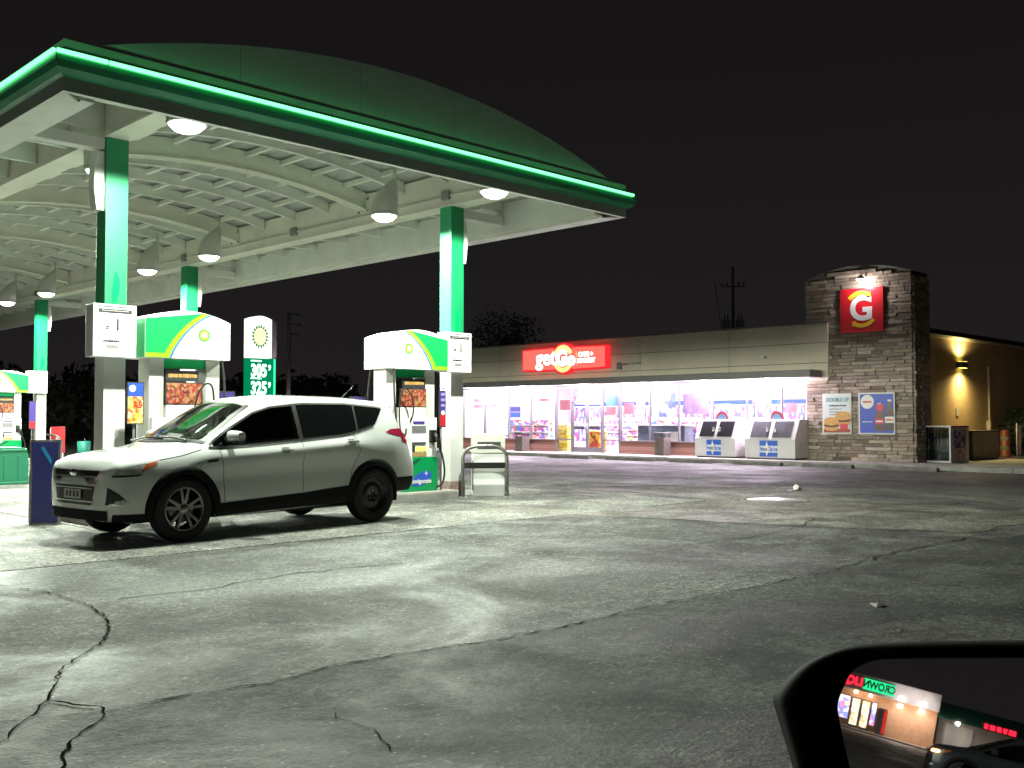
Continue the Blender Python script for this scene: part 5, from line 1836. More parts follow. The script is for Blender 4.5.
# ------------------------------------------------------------------ ice freezers, bins by the windows
M_icew = mat('ice_box_white', (.62, .60, .60), .4, var=.12, vscale=2.5)
M_iceblue = mat('ice_blue', (.02, .10, .50), .4)
M_icedoor = mat('ice_dark_door', (.10, .10, .115), .25, var=.3, vscale=3)


def ice_box(pxl, pxr, pt, label, doors):
    XI = XG - 1.02
    y0, y1 = hit(pxl, 450, X=XI).y, hit(pxr, 450, X=XI).y
    zt = hit((pxl + pxr) / 2, pt, X=XI + .45).z - SW
    w = (y0 - y1) / 2
    t = thing('ice_freezer', label, 'freezer', (XI, (y0 + y1) / 2, SW))
    hb = zt * .50
    prof_ = [(0, .05), (.92, .05), (.92, zt), (.34, zt), (0, hb)]
    MB().prism([(x, z) for x, z in prof_], -w, w, 'y').build('body', M_icew, t)
    MB().box(.06, .86, -w + .05, w - .05, 0, .05).build('plinth', M_dgrey, t)
    # slanted doors
    d = Vector((.34, 0, zt - hb)); L_ = d.length; d.normalize()
    nrm = Vector((-d.z, 0, d.x))
    for s_, m_ in ((1, M_icedoor), (-1, M_icedoor)):
        yc = s_ * w * .44
        dw = w * .36
        c0 = Vector((0, yc, hb)) + d * (L_ * .10)
        vs_ = [c0 + Vector((0, dw, 0)), c0 + Vector((0, -dw, 0)), c0 + Vector((0, -dw, 0)) + d * L_ * .8, c0 + Vector((0, dw, 0)) + d * L_ * .8]
        o2 = [v + nrm * .02 for v in vs_]
        dr = MB().add(vs_ + o2, [(0, 1, 2, 3), (7, 6, 5, 4), (0, 4, 5, 1), (1, 5, 6, 2), (2, 6, 7, 3), (3, 7, 4, 0)]).build('door', doors, t)
        hy = yc - s_ * dw * .8
        hp = Vector((0, hy, hb)) + d * L_ * .45 + nrm * .04
        MB().bbox(hp.x - .02, hp.x + .02, hy - .04, hy + .04, hp.z - .08, hp.z + .08, .008).build('handle', M_steel, dr)
    zb_ = hb * .13
    lw = w * .36
    cy_ = 0.04
    MB().box(-.006, -.001, cy_ - lw, cy_ + lw, hb * .68, hb * .94).build('blue_bar', M_iceblue, t)
    MB().box(-.006, -.001, cy_ - lw, cy_ + lw, zb_, hb * .34).build('blue_bar', M_iceblue, t)
    MB().box(-.005, -.001, cy_ - lw, cy_ + lw, hb * .34, hb * .68).build('label_field', mat('pale_ice_label', (.6, .66, .74), .4), t)
    text_obj('label_lettering', 'Home City Ice', .20, M_iceblue, t, face_M((-.007, cy_, hb * .51), (0, -1, 0), (0, 0, 1)), .006, sx_=.82 * lw / .5)
    sp2 = [(0.0, zb_ * 1.2), (.06, hb * .4), (.14, hb * .5), (.06, hb * .62), (0, hb * .92), (-.06, hb * .62), (-.14, hb * .5), (-.06, hb * .4)]
    MB().prism([(lw * .35 * 0 + y_ + lw * .3, z_) for y_, z_ in sp2], -.009, -.0065, 'x').build('snowflake', M_white, t)
    # round topper on the lid
    rr = [(.27 * math.cos(PI * i / 14), zt + .30 * math.sin(PI * i / 14)) for i in range(15)]
    tp = MB().prism([(y_ - w * .05, z_) for y_, z_ in rr], .42, .46, 'x').build('round_topper', mat('topper_red_%d' % pxl, (.55, .05, .08), .4, emit=(.5, .05, .1), estr=.1), t)
    rr = [(.20 * math.cos(PI * i / 14), zt + .20 * math.sin(PI * i / 14)) for i in range(15)]
    MB().prism([(y_ - w * .05, z_) for y_, z_ in rr], .415, .4195, 'x').build('topper_face', mat('topper_blue_%d' % pxl, (.25, .42, .70), .4), tp)
    return t


ice_box(695, 735, 419.5, 'white ice freezer with two nearly black doors, left of the pair', mat('ice_black_door', (.02, .02, .024), .2))
ice_box(745, 795, 419.5, 'wider white ice freezer with two grey doors, next to the stone tower', M_icedoor)


def litter_bin(pxl, pxr, pt, label):
    X = XG - .55
    y0, y1 = hit(pxl, 445, X=X).y, hit(pxr, 445, X=X).y
    zt = hit((pxl + pxr) / 2, pt, X=X).z - SW
    r = .23
    t = thing('litter_bin', label, 'bin', (X, (y0 + y1) / 2, SW))
    m_ = mat('brown_bin_%d' % pxl, (.13, .105, .095), .7, var=.3, vscale=6, bump=.3)
    MB().bbox(-r, r, -r, r, 0, zt * .78, .02).build('body', m_, t)
    for i in range(5): MB().bbox(-r - .012, -r + .005, -r + .06 + i * (2 * r - .12) / 5, -r + .04 + (i + 1) * (2 * r - .12) / 5, .06, zt * .72, .006).build('side_panel', m_, t)
    for sx__, sy__ in ((-1, -1), (-1, 1), (1, -1), (1, 1)):
        MB().box(sx__ * r * .8 - .02, sx__ * r * .8 + .02, sy__ * r * .8 - .02, sy__ * r * .8 + .02, zt * .76, zt * .92).build('lid_post', M_dgrey, t)
    MB().bbox(-r - .02, r + .02, -r - .02, r + .02, zt * .90, zt, .025).build('lid', M_dgrey, t)
    return t


litter_bin(514.5, 530, 432, 'brown square litter bin left of the store doors')
litter_bin(654, 671, 432.5, 'brown square litter bin between store doors and ice freezers')

# ------------------------------------------------------------------ things along the side wall
YV = YS - 1.35
pa = hit(951, 461, Y=YV)
xb = hit(969, 458, Y=YV).x
t = thing('gas_bottle_cage', 'white cage cabinet with glass side and printed front beside the stone tower', 'cabinet', (pa.x, YV, SW - .01))
zt = hit(951, 427, Y=YV).z - SW
wd, dp = xb - pa.x, 1.0
M_cagew = mat('cage_white', (.60, .57, .56), .45, var=.1)
for x in (0, wd - .05):
    for y in (0, dp - .05): MB().box(x, x + .05, y, y + .05, 0, zt).build('corner_post', M_cagew, t)
MB().bbox(-.01, wd + .01, -.01, dp + .01, zt, zt + .05, .008).build('roof', M_cagew, t)
MB().bbox(-.01, wd + .01, -.01, dp + .01, .0, .06, .008).build('floor', M_cagew, t)
MB().box(.052, wd - .052, .004, .03, .062, zt - .005).build('front_panel', M_cagew, t)
MB().box(wd * .18, wd * .82, -.003, .003, zt * .40, zt * .92).build('blue_print', patchwork('cage_print_blue', [(.04, .03, .22), (.5, .45, .6), (.05, .04, .3), (.6, .2, .25), (.06, .05, .25)], 6), t)
MB().box(wd * .18, wd * .82, -.003, .003, zt * .08, zt * .38).build('pink_print', patchwork('cage_print_pink', [(.6, .3, .42), (.65, .5, .55), (.5, .15, .25), (.6, .42, .5)], 8), t)
marks(t, face_M((wd / 2, -.013, zt + .02), (1, 0, 0), (0, 0, 1)), wd * .8, .12, 1, M_redp, 12)
MB().box(.012, .020, .052, dp - .052, .062, zt - .005).build('side_mesh_door', glass('cage_glass', (.35, .40, .42), .2, .05, .5), t)
for i in range(5): MB().tube([(.0, .1 + i * .2, .06), (.0, .1 + i * .2, zt)], .006, 6).build('mesh_bar', M_steel, t)
for j in range(3): MB().box(.06, wd - .06, .06, dp - .06, zt * (.02 + .32 * j), zt * (.03 + .32 * j)).build('shelf', M_grey, t)
for j in range(2):
    for i in range(2):
        MB().lathe([(0, .06), (.14, .06), (.16, .14), (.16, .36), (.10, .44), (.04, .46), (.04, .52), (0, .52)], 16, M=Matrix.Translation((.24, .28 + i * .4, zt * (.03 + .32 * j)))).build('gas_bottle', mat('bottle_grey%d%d' % (i, j), (.35, .37, .37), .4), t)
pa = hit(972, 459, Y=YV + .35); pb = hit(1000, 459, Y=YV + .35)
zt = hit(985, 430, Y=YV + .35).z - SW
t = thing('storage_locker', 'low grey brown storage locker right of the white cage', 'cabinet', (pa.x + .12, YV + .35, SW - .01))
M_lock = mat('locker_taupe', (.30, .25, .225), .6, var=.15)
wd = pb.x - pa.x - .2
MB().bbox(0, wd, 0, .9, .0, zt - .06, .012).build('body', M_lock, t)
MB().bbox(-.05, wd + .05, -.05, .95, zt - .06, zt, .012).build('lid', mat('locker_lid', (.12, .085, .07), .6), t)
MB().box(-.03, .0, .02, .88, .0, zt - .07).build('dark_side', M_dgrey, t)
for i in range(1, 3): MB().box(wd * i / 3 - .006, wd * i / 3 + .006, -.004, -.001, .04, zt - .08).build('panel_joint', M_dgrey, t)
xo = hit(1003, 459, Y=YV + .5)
t = thing('traffic_barrel', 'orange and pale traffic barrel next to the dark bush', 'barrel', (xo.x + .25, YV + .5, SW - .01))
MB().lathe([(0, 0), (.22, 0), (.22, .06), (.17, .07), (.16, .95), (.13, 1.0), (0, 1.0)], 20).build('barrel', mat('barrel_orange', (.15, .035, .014), .5, var=.2, vscale=6), t)
for z in (.28, .62): MB().lathe([(.174 - .012 * z, z), (.172 - .012 * z, z + .14)], 20).build('pale_band', M_grey, t)
xo = hit(1019, 458, Y=YV - .2)
t = thing('feather_banner', 'pale banner on a slim pole at the right picture edge', 'banner', (xo.x, YV - .2, SW - .01))
MB().tube([(-.18, 0, 0), (-.18, 0, 1.25)], .018, 8).build('pole', M_offw, t)
MB().grid([[Vector((-.05 + .28 * i / 6 + .06 * j / 8, .02 * math.sin(i), .12 + 1.05 * j / 8)) for j in range(9)] for i in range(7)]).build('cloth', mat('pale_cloth', (.65, .55, .62), .8), t)
MB().bbox(-.30, .30, -.2, .2, 0, .05, .01).build('base', M_dgrey, t)


# ------------------------------------------------------------------ foliage
def leaf_mat(name, c1, c2):
    m = bpy.data.materials.new(name); m.use_nodes = True
    n, l = m.node_tree.nodes, m.node_tree.links; p = n['Principled BSDF']; p.inputs['Roughness'].default_value = .6
    t_ = n.new('ShaderNodeTexCoord'); nz = n.new('ShaderNodeTexNoise'); nz.inputs['Scale'].default_value = 1.2
    l.new(t_.outputs['Object'], nz.inputs['Vector'])
    mx = n.new('ShaderNodeMix'); mx.data_type = 'RGBA'; mx.inputs[6].default_value = (*c1, 1); mx.inputs[7].default_value = (*c2, 1)
    l.new(nz.outputs[0], mx.inputs[0]); l.new(mx.outputs[2], p.inputs['Base Color'])
    return m


M_leaf = leaf_mat('night_leaves', (.04, .055, .03), (.09, .10, .06))
M_leafd = leaf_mat('bush_leaves', (.03, .04, .025), (.06, .075, .04))
M_bark = mat('bark', (.10, .085, .07), .9, var=.4, vscale=6, bump=.5)


def leaves(centres, n, rad, size, rnd):
    b = MB()
    for _ in range(n):
        c_, r_ = rnd.choice(centres)
        d = Vector((rnd.gauss(0, 1), rnd.gauss(0, 1), rnd.gauss(0, .8))); d.normalize()
        p = c_ + d * r_ * rnd.random() ** .45
        u = Vector((rnd.uniform(-1, 1), rnd.uniform(-1, 1), rnd.uniform(-1, 1))).normalized(); v = u.orthogonal().normalized()
        s_ = size * rnd.uniform(.6, 1.4)
        b.add([p - u * s_, p + v * s_ * .5, p + u * s_, p - v * s_ * .5], [(0, 1, 2, 3)])
    return b


def tree(x, y, z, h, spread, label, n=4200, size=.16, seed=1):
    rnd = random.Random(seed)
    t = thing('tree', label, 'tree', (x, y, z))
    tr = MB(); cents = []
    tr.tube([(0, 0, -.2), (.1, .05, h * .25), (.0, .1, h * .5), (.1, 0, h * .85)], [h * .03, h * .024, h * .016, .03], 8)
    for k in range(9):
        a = rnd.uniform(0, 2 * PI); z0 = h * rnd.uniform(.25, .6)
        e = Vector((spread * rnd.uniform(.4, .95) * math.cos(a), spread * rnd.uniform(.4, .95) * math.sin(a), z0 + h * rnd.uniform(.12, .36)))
        st = Vector((.05, .05, z0)); md = st.lerp(e, .5) + Vector((0, 0, .25))
        tr.tube([st, md, e], [h * .012, h * .008, .02], 6)
        cents.append((e, spread * rnd.uniform(.28, .5))); cents.append((md, spread * .3))
    cents.append((Vector((.1, 0, h * .85)), spread * .45))
    tr.build('trunk', M_bark, t)
    leaves(cents, n, 1, size, rnd).build('crown', M_leaf, t, fix=False)


tree(37.4, 38.0, -.2, 7.2, 2.4, 'dark leafy tree rising behind the left end of the store', seed=3, n=7000, size=.09)
rnd = random.Random(9)
cents = []
for k in range(90):
    f_ = k / 89
    cents.append((Vector((-6 + 50 * f_ + rnd.uniform(-2, 2), 84 - 22 * f_ + rnd.uniform(-3, 3), rnd.uniform(.8, 3.4))), rnd.uniform(1.2, 2.2)))
wood = leaves(cents, 26000, 1, .38, rnd).build('far_wood', M_leafd, fix=False)
wood['kind'] = 'stuff'; wood['label'] = 'dark mass of trees far behind the canopy'; wood['category'] = 'trees'
bx = hit(1009, 430, Y=YV + .75)
t = thing('bush', 'large dark rounded bush against the side wall at the right edge', 'bush', (bx.x + .55, YV + .75, SW - .02))
rnd = random.Random(4)
cents = [(Vector((rnd.uniform(-.45, 1.6), rnd.uniform(-.2, .2), rnd.uniform(.6, 1.55))), .5) for _ in range(16)] + [(Vector((.3, 0, .6)), .9)]
leaves(cents, 5200, 1, .075, rnd).build('foliage', M_leafd, t, fix=False)
MB().tube([(.2, 0, 0), (.25, 0, .6), (.1, 0, 1.0)], .05, 6).build('stem', M_bark, t)

# ------------------------------------------------------------------ utility poles, price sign
M_pole = mat('weathered_pole', (.30, .27, .24), .9, var=.3, vscale=3)
d = ray(733, 300); d.z = 0; d.normalize(); pp = CAM + d * 62; pp.z = -.2
zz = lambda py: CZ + (HOR - py) / FPX * 62 * math.cos(math.atan((733 - 512) / FPX))
t = thing('utility_pole', 'utility pole with two grey transformers rising behind the store roof', 'utility pole', pp, R(-45))
MB().tube([(0, 0, 0), (0, 0, zz(266) + .2)], [.14, .08], 10).build('pole', M_pole, t)
zc = zz(286) + .2
MB().bbox(-.7, .7, -.04, .04, zc - .035, zc + .035, .008).build('crossarm', M_pole, t)
for x in (-.65, -.35, .35, .65): MB().lathe([(0, .2), (.05, .18), (.07, .08), (.04, 0)], 10, M=Matrix.Translation((x, 0, zc + .06))).build('insulator', M_grey, t)
M_xf = mat('transformer_grey', (.62, .62, .74), .45, var=.1)
for x in (-.42, .42):
    c_ = sub('transformer', t)
    MB().lathe([(0, 0), (.24, 0), (.26, .05), (.26, 1.0), (.22, 1.08), (0, 1.1)], 18, M=Matrix.Translation((x, .0, zz(334)))).build('tank', M_xf, c_)
    for q in (-.1, .1): MB().lathe([(0, .36), (.03, .34), (.05, .1), (.03, 0)], 8, M=Matrix.Translation((x + q, 0, zz(334) + 1.08))).build('bushing', M_grey, c_)
    MB().box(x * .3, x, -.05, .05, zz(334) + .4, zz(334) + .55).build('bracket', M_dgrey, c_)
MB().tube([(-1.1, 0, zc + .2), (-.7, .05, zz(325)), (-1.5, .3, zz(338)), (-3, .8, zz(345))], .02, 6).build('cable', M_dgrey, t)
d = ray(289, 300); d.z = 0; d.normalize(); pp = CAM + d * 58
t = thing('utility_pole', 'thin dim utility pole right of the green price sign', 'utility pole', (pp.x, pp.y, 0), R(20))
zq = lambda py: CZ + (HOR - py) / FPX * 58 * .976
MB().tube([(0, 0, 0), (0, 0, zq(312))], [.15, .10], 8).build('pole', M_pole, t)
for py in (313, 323, 333): MB().box(0, 1.1, -.05, .05, zq(py) - .05, zq(py) + .05).build('crossarm', M_pole, t)

M_psw = emis('price_sign_white', (.95, 1.0, .95), 1.4)
M_psg = emis('price_sign_green', (.0, .26, .10), 1.0)
M_psd = emis('price_digits', (.55, 1.0, .75), 3.0)
YPS = 40.0
pa, pb = hit(250, 317, Y=YPS), hit(272, 318, Y=YPS)
w = pb.x - pa.x; H_ = pa.z
t = thing('price_sign', 'tall lit price sign, white head with sun emblem over green prices', 'price sign', (pa.x, YPS, 0))
zs = hit(250, 358, Y=YPS).z
ar = [(w * i / 10, H_ - .05 + .14 * math.sin(PI * i / 10)) for i in range(10, -1, -1)]
MB().prism([(0, zs + .03), (w, zs + .03)] + ar, 0, .5, 'y').build('sign_head', M_psw, t)
MB().box(w + .002, w + .25, .0, .5, zs + .03, H_ - .08).build('head_edge', M_grey, t)
MB().box(-.0, w + .10, .0, .5, .4, zs).build('price_panel', M_psg, t)
MB().box(w + .102, w + .22, .02, .48, .4, zs).build('green_edge', emis('green_edge_glow', (.05, .9, .4), 1.5), t)
Mf = face_M((0, -.003, 0), (1, 0, 0), (0, 0, 1))
M_psyel = emis('emblem_glow', (1, .95, .55), 1.2)
M_psgr = emis('emblem_green', (.0, .22, .06), 1.0)
rc = (w * .46, zs + (H_ - zs) * .54)
for k in range(18):
    a = 2 * PI * k / 18
    r_ = w * .40
    tri = [(rc[0] + r_ * 1.02 * math.cos(a + q) * (1.0 if q == 0 else .70), rc[1] + r_ * 1.28 * math.sin(a + q) * (1.0 if q == 0 else .70)) for q in (-.17, 0, .17)]
    MB().prism(tri, .001, .012, 'z', M=Mf).build('emblem_petal', M_psgr, t)
MB().prism([(rc[0] + w * .31 * math.cos(2 * PI * i / 24), rc[1] + w * .40 * math.sin(2 * PI * i / 24)) for i in range(24)], .001, .008, 'z', M=Mf).build('emblem_centre', M_psyel, t)
for pyc, s_ in ((371, '305'), (388.5, '325')):
    z = hit(255, pyc, Y=YPS).z
    text_obj('price_digits', s_, .78, M_psd, t, Mf @ Matrix.Translation((w * .42, z, .008)), .03, .004, sx_=.70)
    text_obj('price_digits', '9', .34, M_psd, t, Mf @ Matrix.Translation((w * .90, z + .16, .008)), .012, .004, sx_=.8)
    marks(t, Mf @ Matrix.Translation((w * .3, z + .46, .008)), w * .5, .12, 1, M_psd, 13)
for x in (.15, w - .1): MB().box(x, x + .14, .15, .35, 0, .4).build('leg', M_grey, t)

# ------------------------------------------------------------------ shop interior
def gondola(x, y, l_, label, m_=M_prod, h=1.45, along='y'):
    t = thing('shop_shelf', label, 'shelf', (x, y, SW), 0 if along == 'y' else R(90), 'shelves inside the store')
    MB().bbox(-.40, .40, -l_ / 2, l_ / 2, 0, .14, .01).build('base', M_white, t)
    MB().box(-.03, .03, -l_ / 2, l_ / 2, .14, h).build('back_panel', M_white, t)
    for j in range(4):
        z = .16 + j * (h - .2) / 4
        MB().box(-.38 + .05 * j, .38 - .05 * j, -l_ / 2, l_ / 2, z + .0, z + .025).build('shelf_board', M_white, t)
        y_ = -l_ / 2 + .02; b = MB()
        while y_ < l_ / 2 - .1:
            ww = random.uniform(.08, .22); hh_ = random.uniform(.14, (h - .2) / 4 - .06)
            for s_ in (-1, 1): b.box(s_ * .05, s_ * (.34 - .05 * j), y_, y_ + ww - .012, z + .027, z + .027 + hh_)
            y_ += ww
        o = b.build('products', m_, t); o['kind'] = 'stuff'
    return t


gondola(XG + 2.0, fy(495), 2.6, 'low shelf of purple and white goods behind the far left windows')
gondola(XG + 2.2, fy(640), 2.4, 'low shelf of goods just right of the store doors')
gondola(XG + 3.4, fy(700), 3.0, 'goods shelf behind the window above the ice freezers', M_prod)
gondola(XG + 4.5, fy(548), 3.0, 'goods shelf deep in the store left of the doors', M_prod2)
gondola(XG + 3.0, fy(590), 1.6, 'goods shelf seen through the glass doors', M_prod, 1.2)
# yellow stand by the entrance side light
t = thing('snack_stand', 'bright yellow snack stand behind the glass left of the doors', 'stand', (XG + .5, fy(565, 400, XG + .5), SW))
MB().bbox(-.25, .25, -.32, .32, 0, 1.15, .02).build('body', M_yprod, t)
for j in range(4): MB().box(-.27, -.25, -.30, .30, .1 + j * .28, .13 + j * .28).build('ledge', M_yel, t)
t = thing('snack_stand', 'low yellow and red crate stand seen through the right door leaf', 'stand', (XG + .9, fy(597, 400, XG + .9), SW))
MB().bbox(-.25, .25, -.34, .34, 0, .85, .02).build('body', patchwork('red_yellow_packets', [(.7, .1, .05), (.8, .5, .05), (.25, .08, .05), (.75, .3, .05)], 7), t)
MB().bbox(-.27, .27, -.36, .36, .85, .90, .01).build('rim', M_yel, t)
# blue machine, counter, cooler wall
t = thing('drink_machine', 'tall blue and black drink machine seen through the left windows', 'machine', (XG + 2.9, fy(520, 400, XG + 2.9), SW))
MB().bbox(-.35, .35, -.45, .45, 0, 2.1, .02).build('body', mat('machine_lilac', (.5, .42, .55), .5), t)
for j, m_ in enumerate((M_bluep, M_ink, M_bluep, M_purple)): MB().box(-.36, -.35, -.36, .36, .95 + j * .27, 1.18 + j * .27).build('front_panel', m_, t)
MB().box(-.365, -.35, -.3, .3, .4, .85).build('red_panel', M_redp, t)
t = thing('checkout_counter', 'long dark blue checkout counter behind the right windows', 'counter', (XG + .75, (my[7] + my[9]) / 2, SW))
wct = (my[7] - my[9]) / 2
MB().bbox(-.25, .35, -wct + .1, wct - .5, 0, 1.12, .02).build('body', mat('slate_counter', (.12, .14, .20), .5, var=.3, vscale=2), t)
MB().bbox(-.30, .40, -wct + .05, wct - .45, 1.12, 1.17, .01).build('counter_top', M_white, t)
MB().box(-.262, -.25, -wct + .3, -wct + 1.0, .3, .9).build('front_notice', M_paper, t)
t = thing('cooler_wall', 'row of glass door coolers along the back wall of the store', 'cooler', (XBk - .6, (YTL + YL) / 2, SW))
Lc = (YL - YTL) / 2 - .6
MB().bbox(-.1, .58, -Lc, Lc, 0, 2.3, .02).build('body', M_intw, t)
nd = 14
for i in range(nd):
    y0 = -Lc + 2 * Lc * i / nd
    dr = MB().box(-.115, -.10, y0 + .06, y0 + 2 * Lc / nd - .06, .25, 2.0).build('cooler_door', M_prod2, t)
    MB().box(-.13, -.116, y0 + .02, y0 + .055, .2, 2.05).build('door_bar', M_ink, dr)
MB().box(-.14, -.101, -Lc, Lc, 2.06, 2.26).build('header_band', M_bluep, t)


def wposter(px0, px1, p0, p1, m_, label, txt=None, tc_=None, ts=.2, X=None):
    X = X if X else XG + .02
    a = hit(px0, p0, X=X); b = hit(px1, p1, X=X)
    w_, h_ = (a.y - b.y) / 2, (a.z - hit(px0, p1, X=X).z)
    t = thing('window_poster', label, 'poster', (X, (a.y + b.y) / 2, a.z - h_))
    MB().box(0, .006, -w_, w_, 0, h_).build('sheet', m_, t)
    if txt:
        Mt = face_M((-.003, 0, h_ / 2), (0, -1, 0), (0, 0, 1))
        if txt == '*': marks(t, Mt, w_ * 1.6, ts, 1, tc_, int(px0))
        else: text_obj('poster_lettering', txt, ts, tc_, t, Mt, .006, .001)
    return t


M_pk = mat('pink_sheet', (.62, .22, .26), .6, var=.3, vscale=4)
M_lil = mat('lilac_sheet', (.36, .25, .50), .6, var=.4, vscale=5)
M_bls = patchwork('blue_goods_sheet', [(.2, .35, .6), (.6, .6, .7), (.7, .3, .3), (.15, .2, .5), (.75, .7, .7)], 3)
wposter(474, 484, 399, 408, M_pk, 'pink strip poster in the far left window', '*', M_white, .2)
wposter(487, 498, 399, 407, M_pk, 'pink strip poster in the second window from the left', '*', M_white, .2)
wposter(537, 550, 396, 404, M_white, 'white poster in the window left of the doors', '*', M_redp, .2)
wposter(560, 570, 400, 410, M_pk, 'pink poster in the narrow glass left of the doors')
wposter(574, 601, 396.5, 401.5, M_pk, 'pink transom banner above the store doors', '*', M_white, .18)
wposter(606, 618, 396, 406, mat('sky_sheet', (.15, .35, .6), .5), 'blue poster in the narrow glass right of the doors')
wposter(606, 616, 407, 415, M_pk, 'pink poster below the blue one right of the doors')
wposter(624, 634, 403, 414, M_pk, 'red poster in the first window right of the doors')
wposter(636.5, 645, 402, 414, M_white, 'white poster with blue numeral in the window right of the doors', 'L3', M_bluep, .34)
wposter(652, 676, 393, 417, M_bls, 'large mixed colour poster in the window above the right litter bin')
wposter(683, 709, 394, 414, M_lil, 'lilac poster in the window above the left ice freezer')
wposter(752, 771, 391, 405, M_lil, 'lilac poster high in the window above the wide ice freezer')
wposter(785, 797, 403, 413, M_pk, 'small pink strip poster in the last window beside the tower')
wposter(716, 735, 404, 414, M_bls, 'low poster behind the left ice freezer topper')

# ------------------------------------------------------------------ the car the picture is taken from: door, wing and side mirror
own_h = R(-25)
of, ol = Vector((math.cos(own_h), math.sin(own_h), 0)), Vector((-math.sin(own_h), math.cos(own_h), 0))
mc = hit(930, 730, Z=1.07)
na, ne = R(170), R(9.42)
mn = Vector((math.cos(ne) * math.cos(na), math.cos(ne) * math.sin(na), math.sin(ne)))
own = thing('foreground_car', 'black car with its side mirror at the lower right picture corner', 'car', (0, 0, 0))
M_mblack = mat('mirror_housing_black', (.008, .008, .008), .8, var=.3, vscale=20, spec=.12)
M_mrim = mat('mirror_bezel_black', (.006, .006, .006), .55)
M_mirror = mat('mirror_silver', (.80, .80, .82), .010, 1.0)
_n, _l = M_mirror.node_tree.nodes, M_mirror.node_tree.links
_tc = _n.new('ShaderNodeTexCoord'); _nz = _n.new('ShaderNodeTexNoise'); _nz.inputs['Scale'].default_value = 75; _nz.inputs['Detail'].default_value = 3
_mr = _n.new('ShaderNodeMapRange'); _mr.inputs[1].default_value = .52; _mr.inputs[2].default_value = .78; _mr.inputs[3].default_value = .015; _mr.inputs[4].default_value = .20
_df = _n.new('ShaderNodeBsdfDiffuse'); _df.inputs[0].default_value = (.5, .48, .5, 1)     # film of dust on the glass
_mx = _n.new('ShaderNodeMixShader')
_l.new(_tc.outputs['Object'], _nz.inputs['Vector']); _l.new(_nz.outputs[0], _mr.inputs[0]); _l.new(_mr.outputs[0], _mx.inputs[0])
_l.new(_n['Principled BSDF'].outputs[0], _mx.inputs[1]); _l.new(_df.outputs[0], _mx.inputs[2]); _l.new(_mx.outputs[0], _n['Material Output'].inputs[0])


def onplane(px, py, d=0.0):
    r_ = ray(px, py); t_ = (mc + mn * d - CAM).dot(mn) / r_.dot(mn)
    return CAM + r_ * t_


def refine(P, k=4):
    """closed Catmull-Rom"""
    n = len(P); out = []
    for i in range(n):
        p0, p1, p2, p3 = P[(i - 1) % n], P[i], P[(i + 1) % n], P[(i + 2) % n]
        for j in range(k):
            t_ = j / k
            out.append(.5 * ((2 * p1) + (p2 - p0) * t_ + (2 * p0 - 5 * p1 + 4 * p2 - p3) * t_**2 + (3 * p1 - p0 - 3 * p2 + p3) * t_**3))
    return out


outer = [onplane(*p) for p in [(1130, 640), (1080, 638), (1024, 640), (940, 641), (880, 643), (845, 647), (815, 658), (795, 671), (778, 689), (773, 698), (776, 712), (784, 738), (793, 768), (804, 800), (832, 845), (900, 872), (1000, 885), (1080, 880), (1130, 850), (1145, 760)]]
inner = [onplane(*p) for p in [(1105, 658), (1070, 657), (1024, 657), (950, 657.5), (890, 658), (862, 660), (844, 668), (836, 678), (830, 691), (826, 704), (827, 716), (831, 738), (838, 768), (846, 798), (866, 825), (920, 842), (1000, 850), (1060, 848), (1105, 825), (1115, 750)]]
outer, inner = refine(outer), refine(inner)
away = (-mn * .75 + of * .35).normalized()
ctr = sum(outer, Vector()) / len(outer)
hs = MB()
rings = [[p + away * .012 for p in inner], [p - away * .004 for p in inner], [i_.lerp(o_, .6) - away * .010 for i_, o_ in zip(inner, outer)], outer]
for f_ in (.15, .4, .65, .85, 1.0):
    sc = math.sqrt(max(0.02, 1 - f_ ** 2.2))
    rings.append([ctr + (p - ctr) * (.35 + .65 * sc) + away * (.105 * f_) for p in outer])
hs.grid(rings, closed=True)
hs.add(rings[-1], [tuple(range(len(outer)))], 0, True)
mh = hs.build('mirror_housing', M_mblack, own)
MB().add([p + away * .006 for p in inner], [tuple(range(len(inner)))]).build('mirror_glass', M_mirror, mh)
# arm to the door, door and wing panel (below the picture)
lat = lambda p: p.dot(ol)
e0 = ctr + away * .05
foot = e0 + ol * (.44 - lat(e0)) - Vector((0, 0, .06)) - of * .02
MB().tube([e0, e0.lerp(foot, .5) - Vector((0, 0, .015)), foot], [.03, .035, .045], 10).build('mirror_arm', M_mblack, mh)
dm = mat('own_car_paint', (.015, .016, .018), .3, coat=.6)


def own_panel(name, s0, s1, zlo, zhi, mm, curve):
    b = MB(); rows = []
    for i in range(13):
        s_ = s0 + (s1 - s0) * i / 12; row = []
        for j in range(9):
            f_ = j / 8; z = zlo(s_) + (zhi(s_) - zlo(s_)) * f_
            o_ = .45 + .035 * math.sin(PI * (.15 + .7 * f_)) - curve(s_)
            row.append(of * s_ + ol * o_ + Vector((0, 0, z)))
        rows.append(row)
    b.grid(rows)
    rows2 = [[p - ol * .06 for p in r_] for r_ in rows]
    b.grid(rows2)
    b.grid([[a[-1], c_[-1]] for a, c_ in zip(rows, rows2)])
    return b.build(name, mm, own)


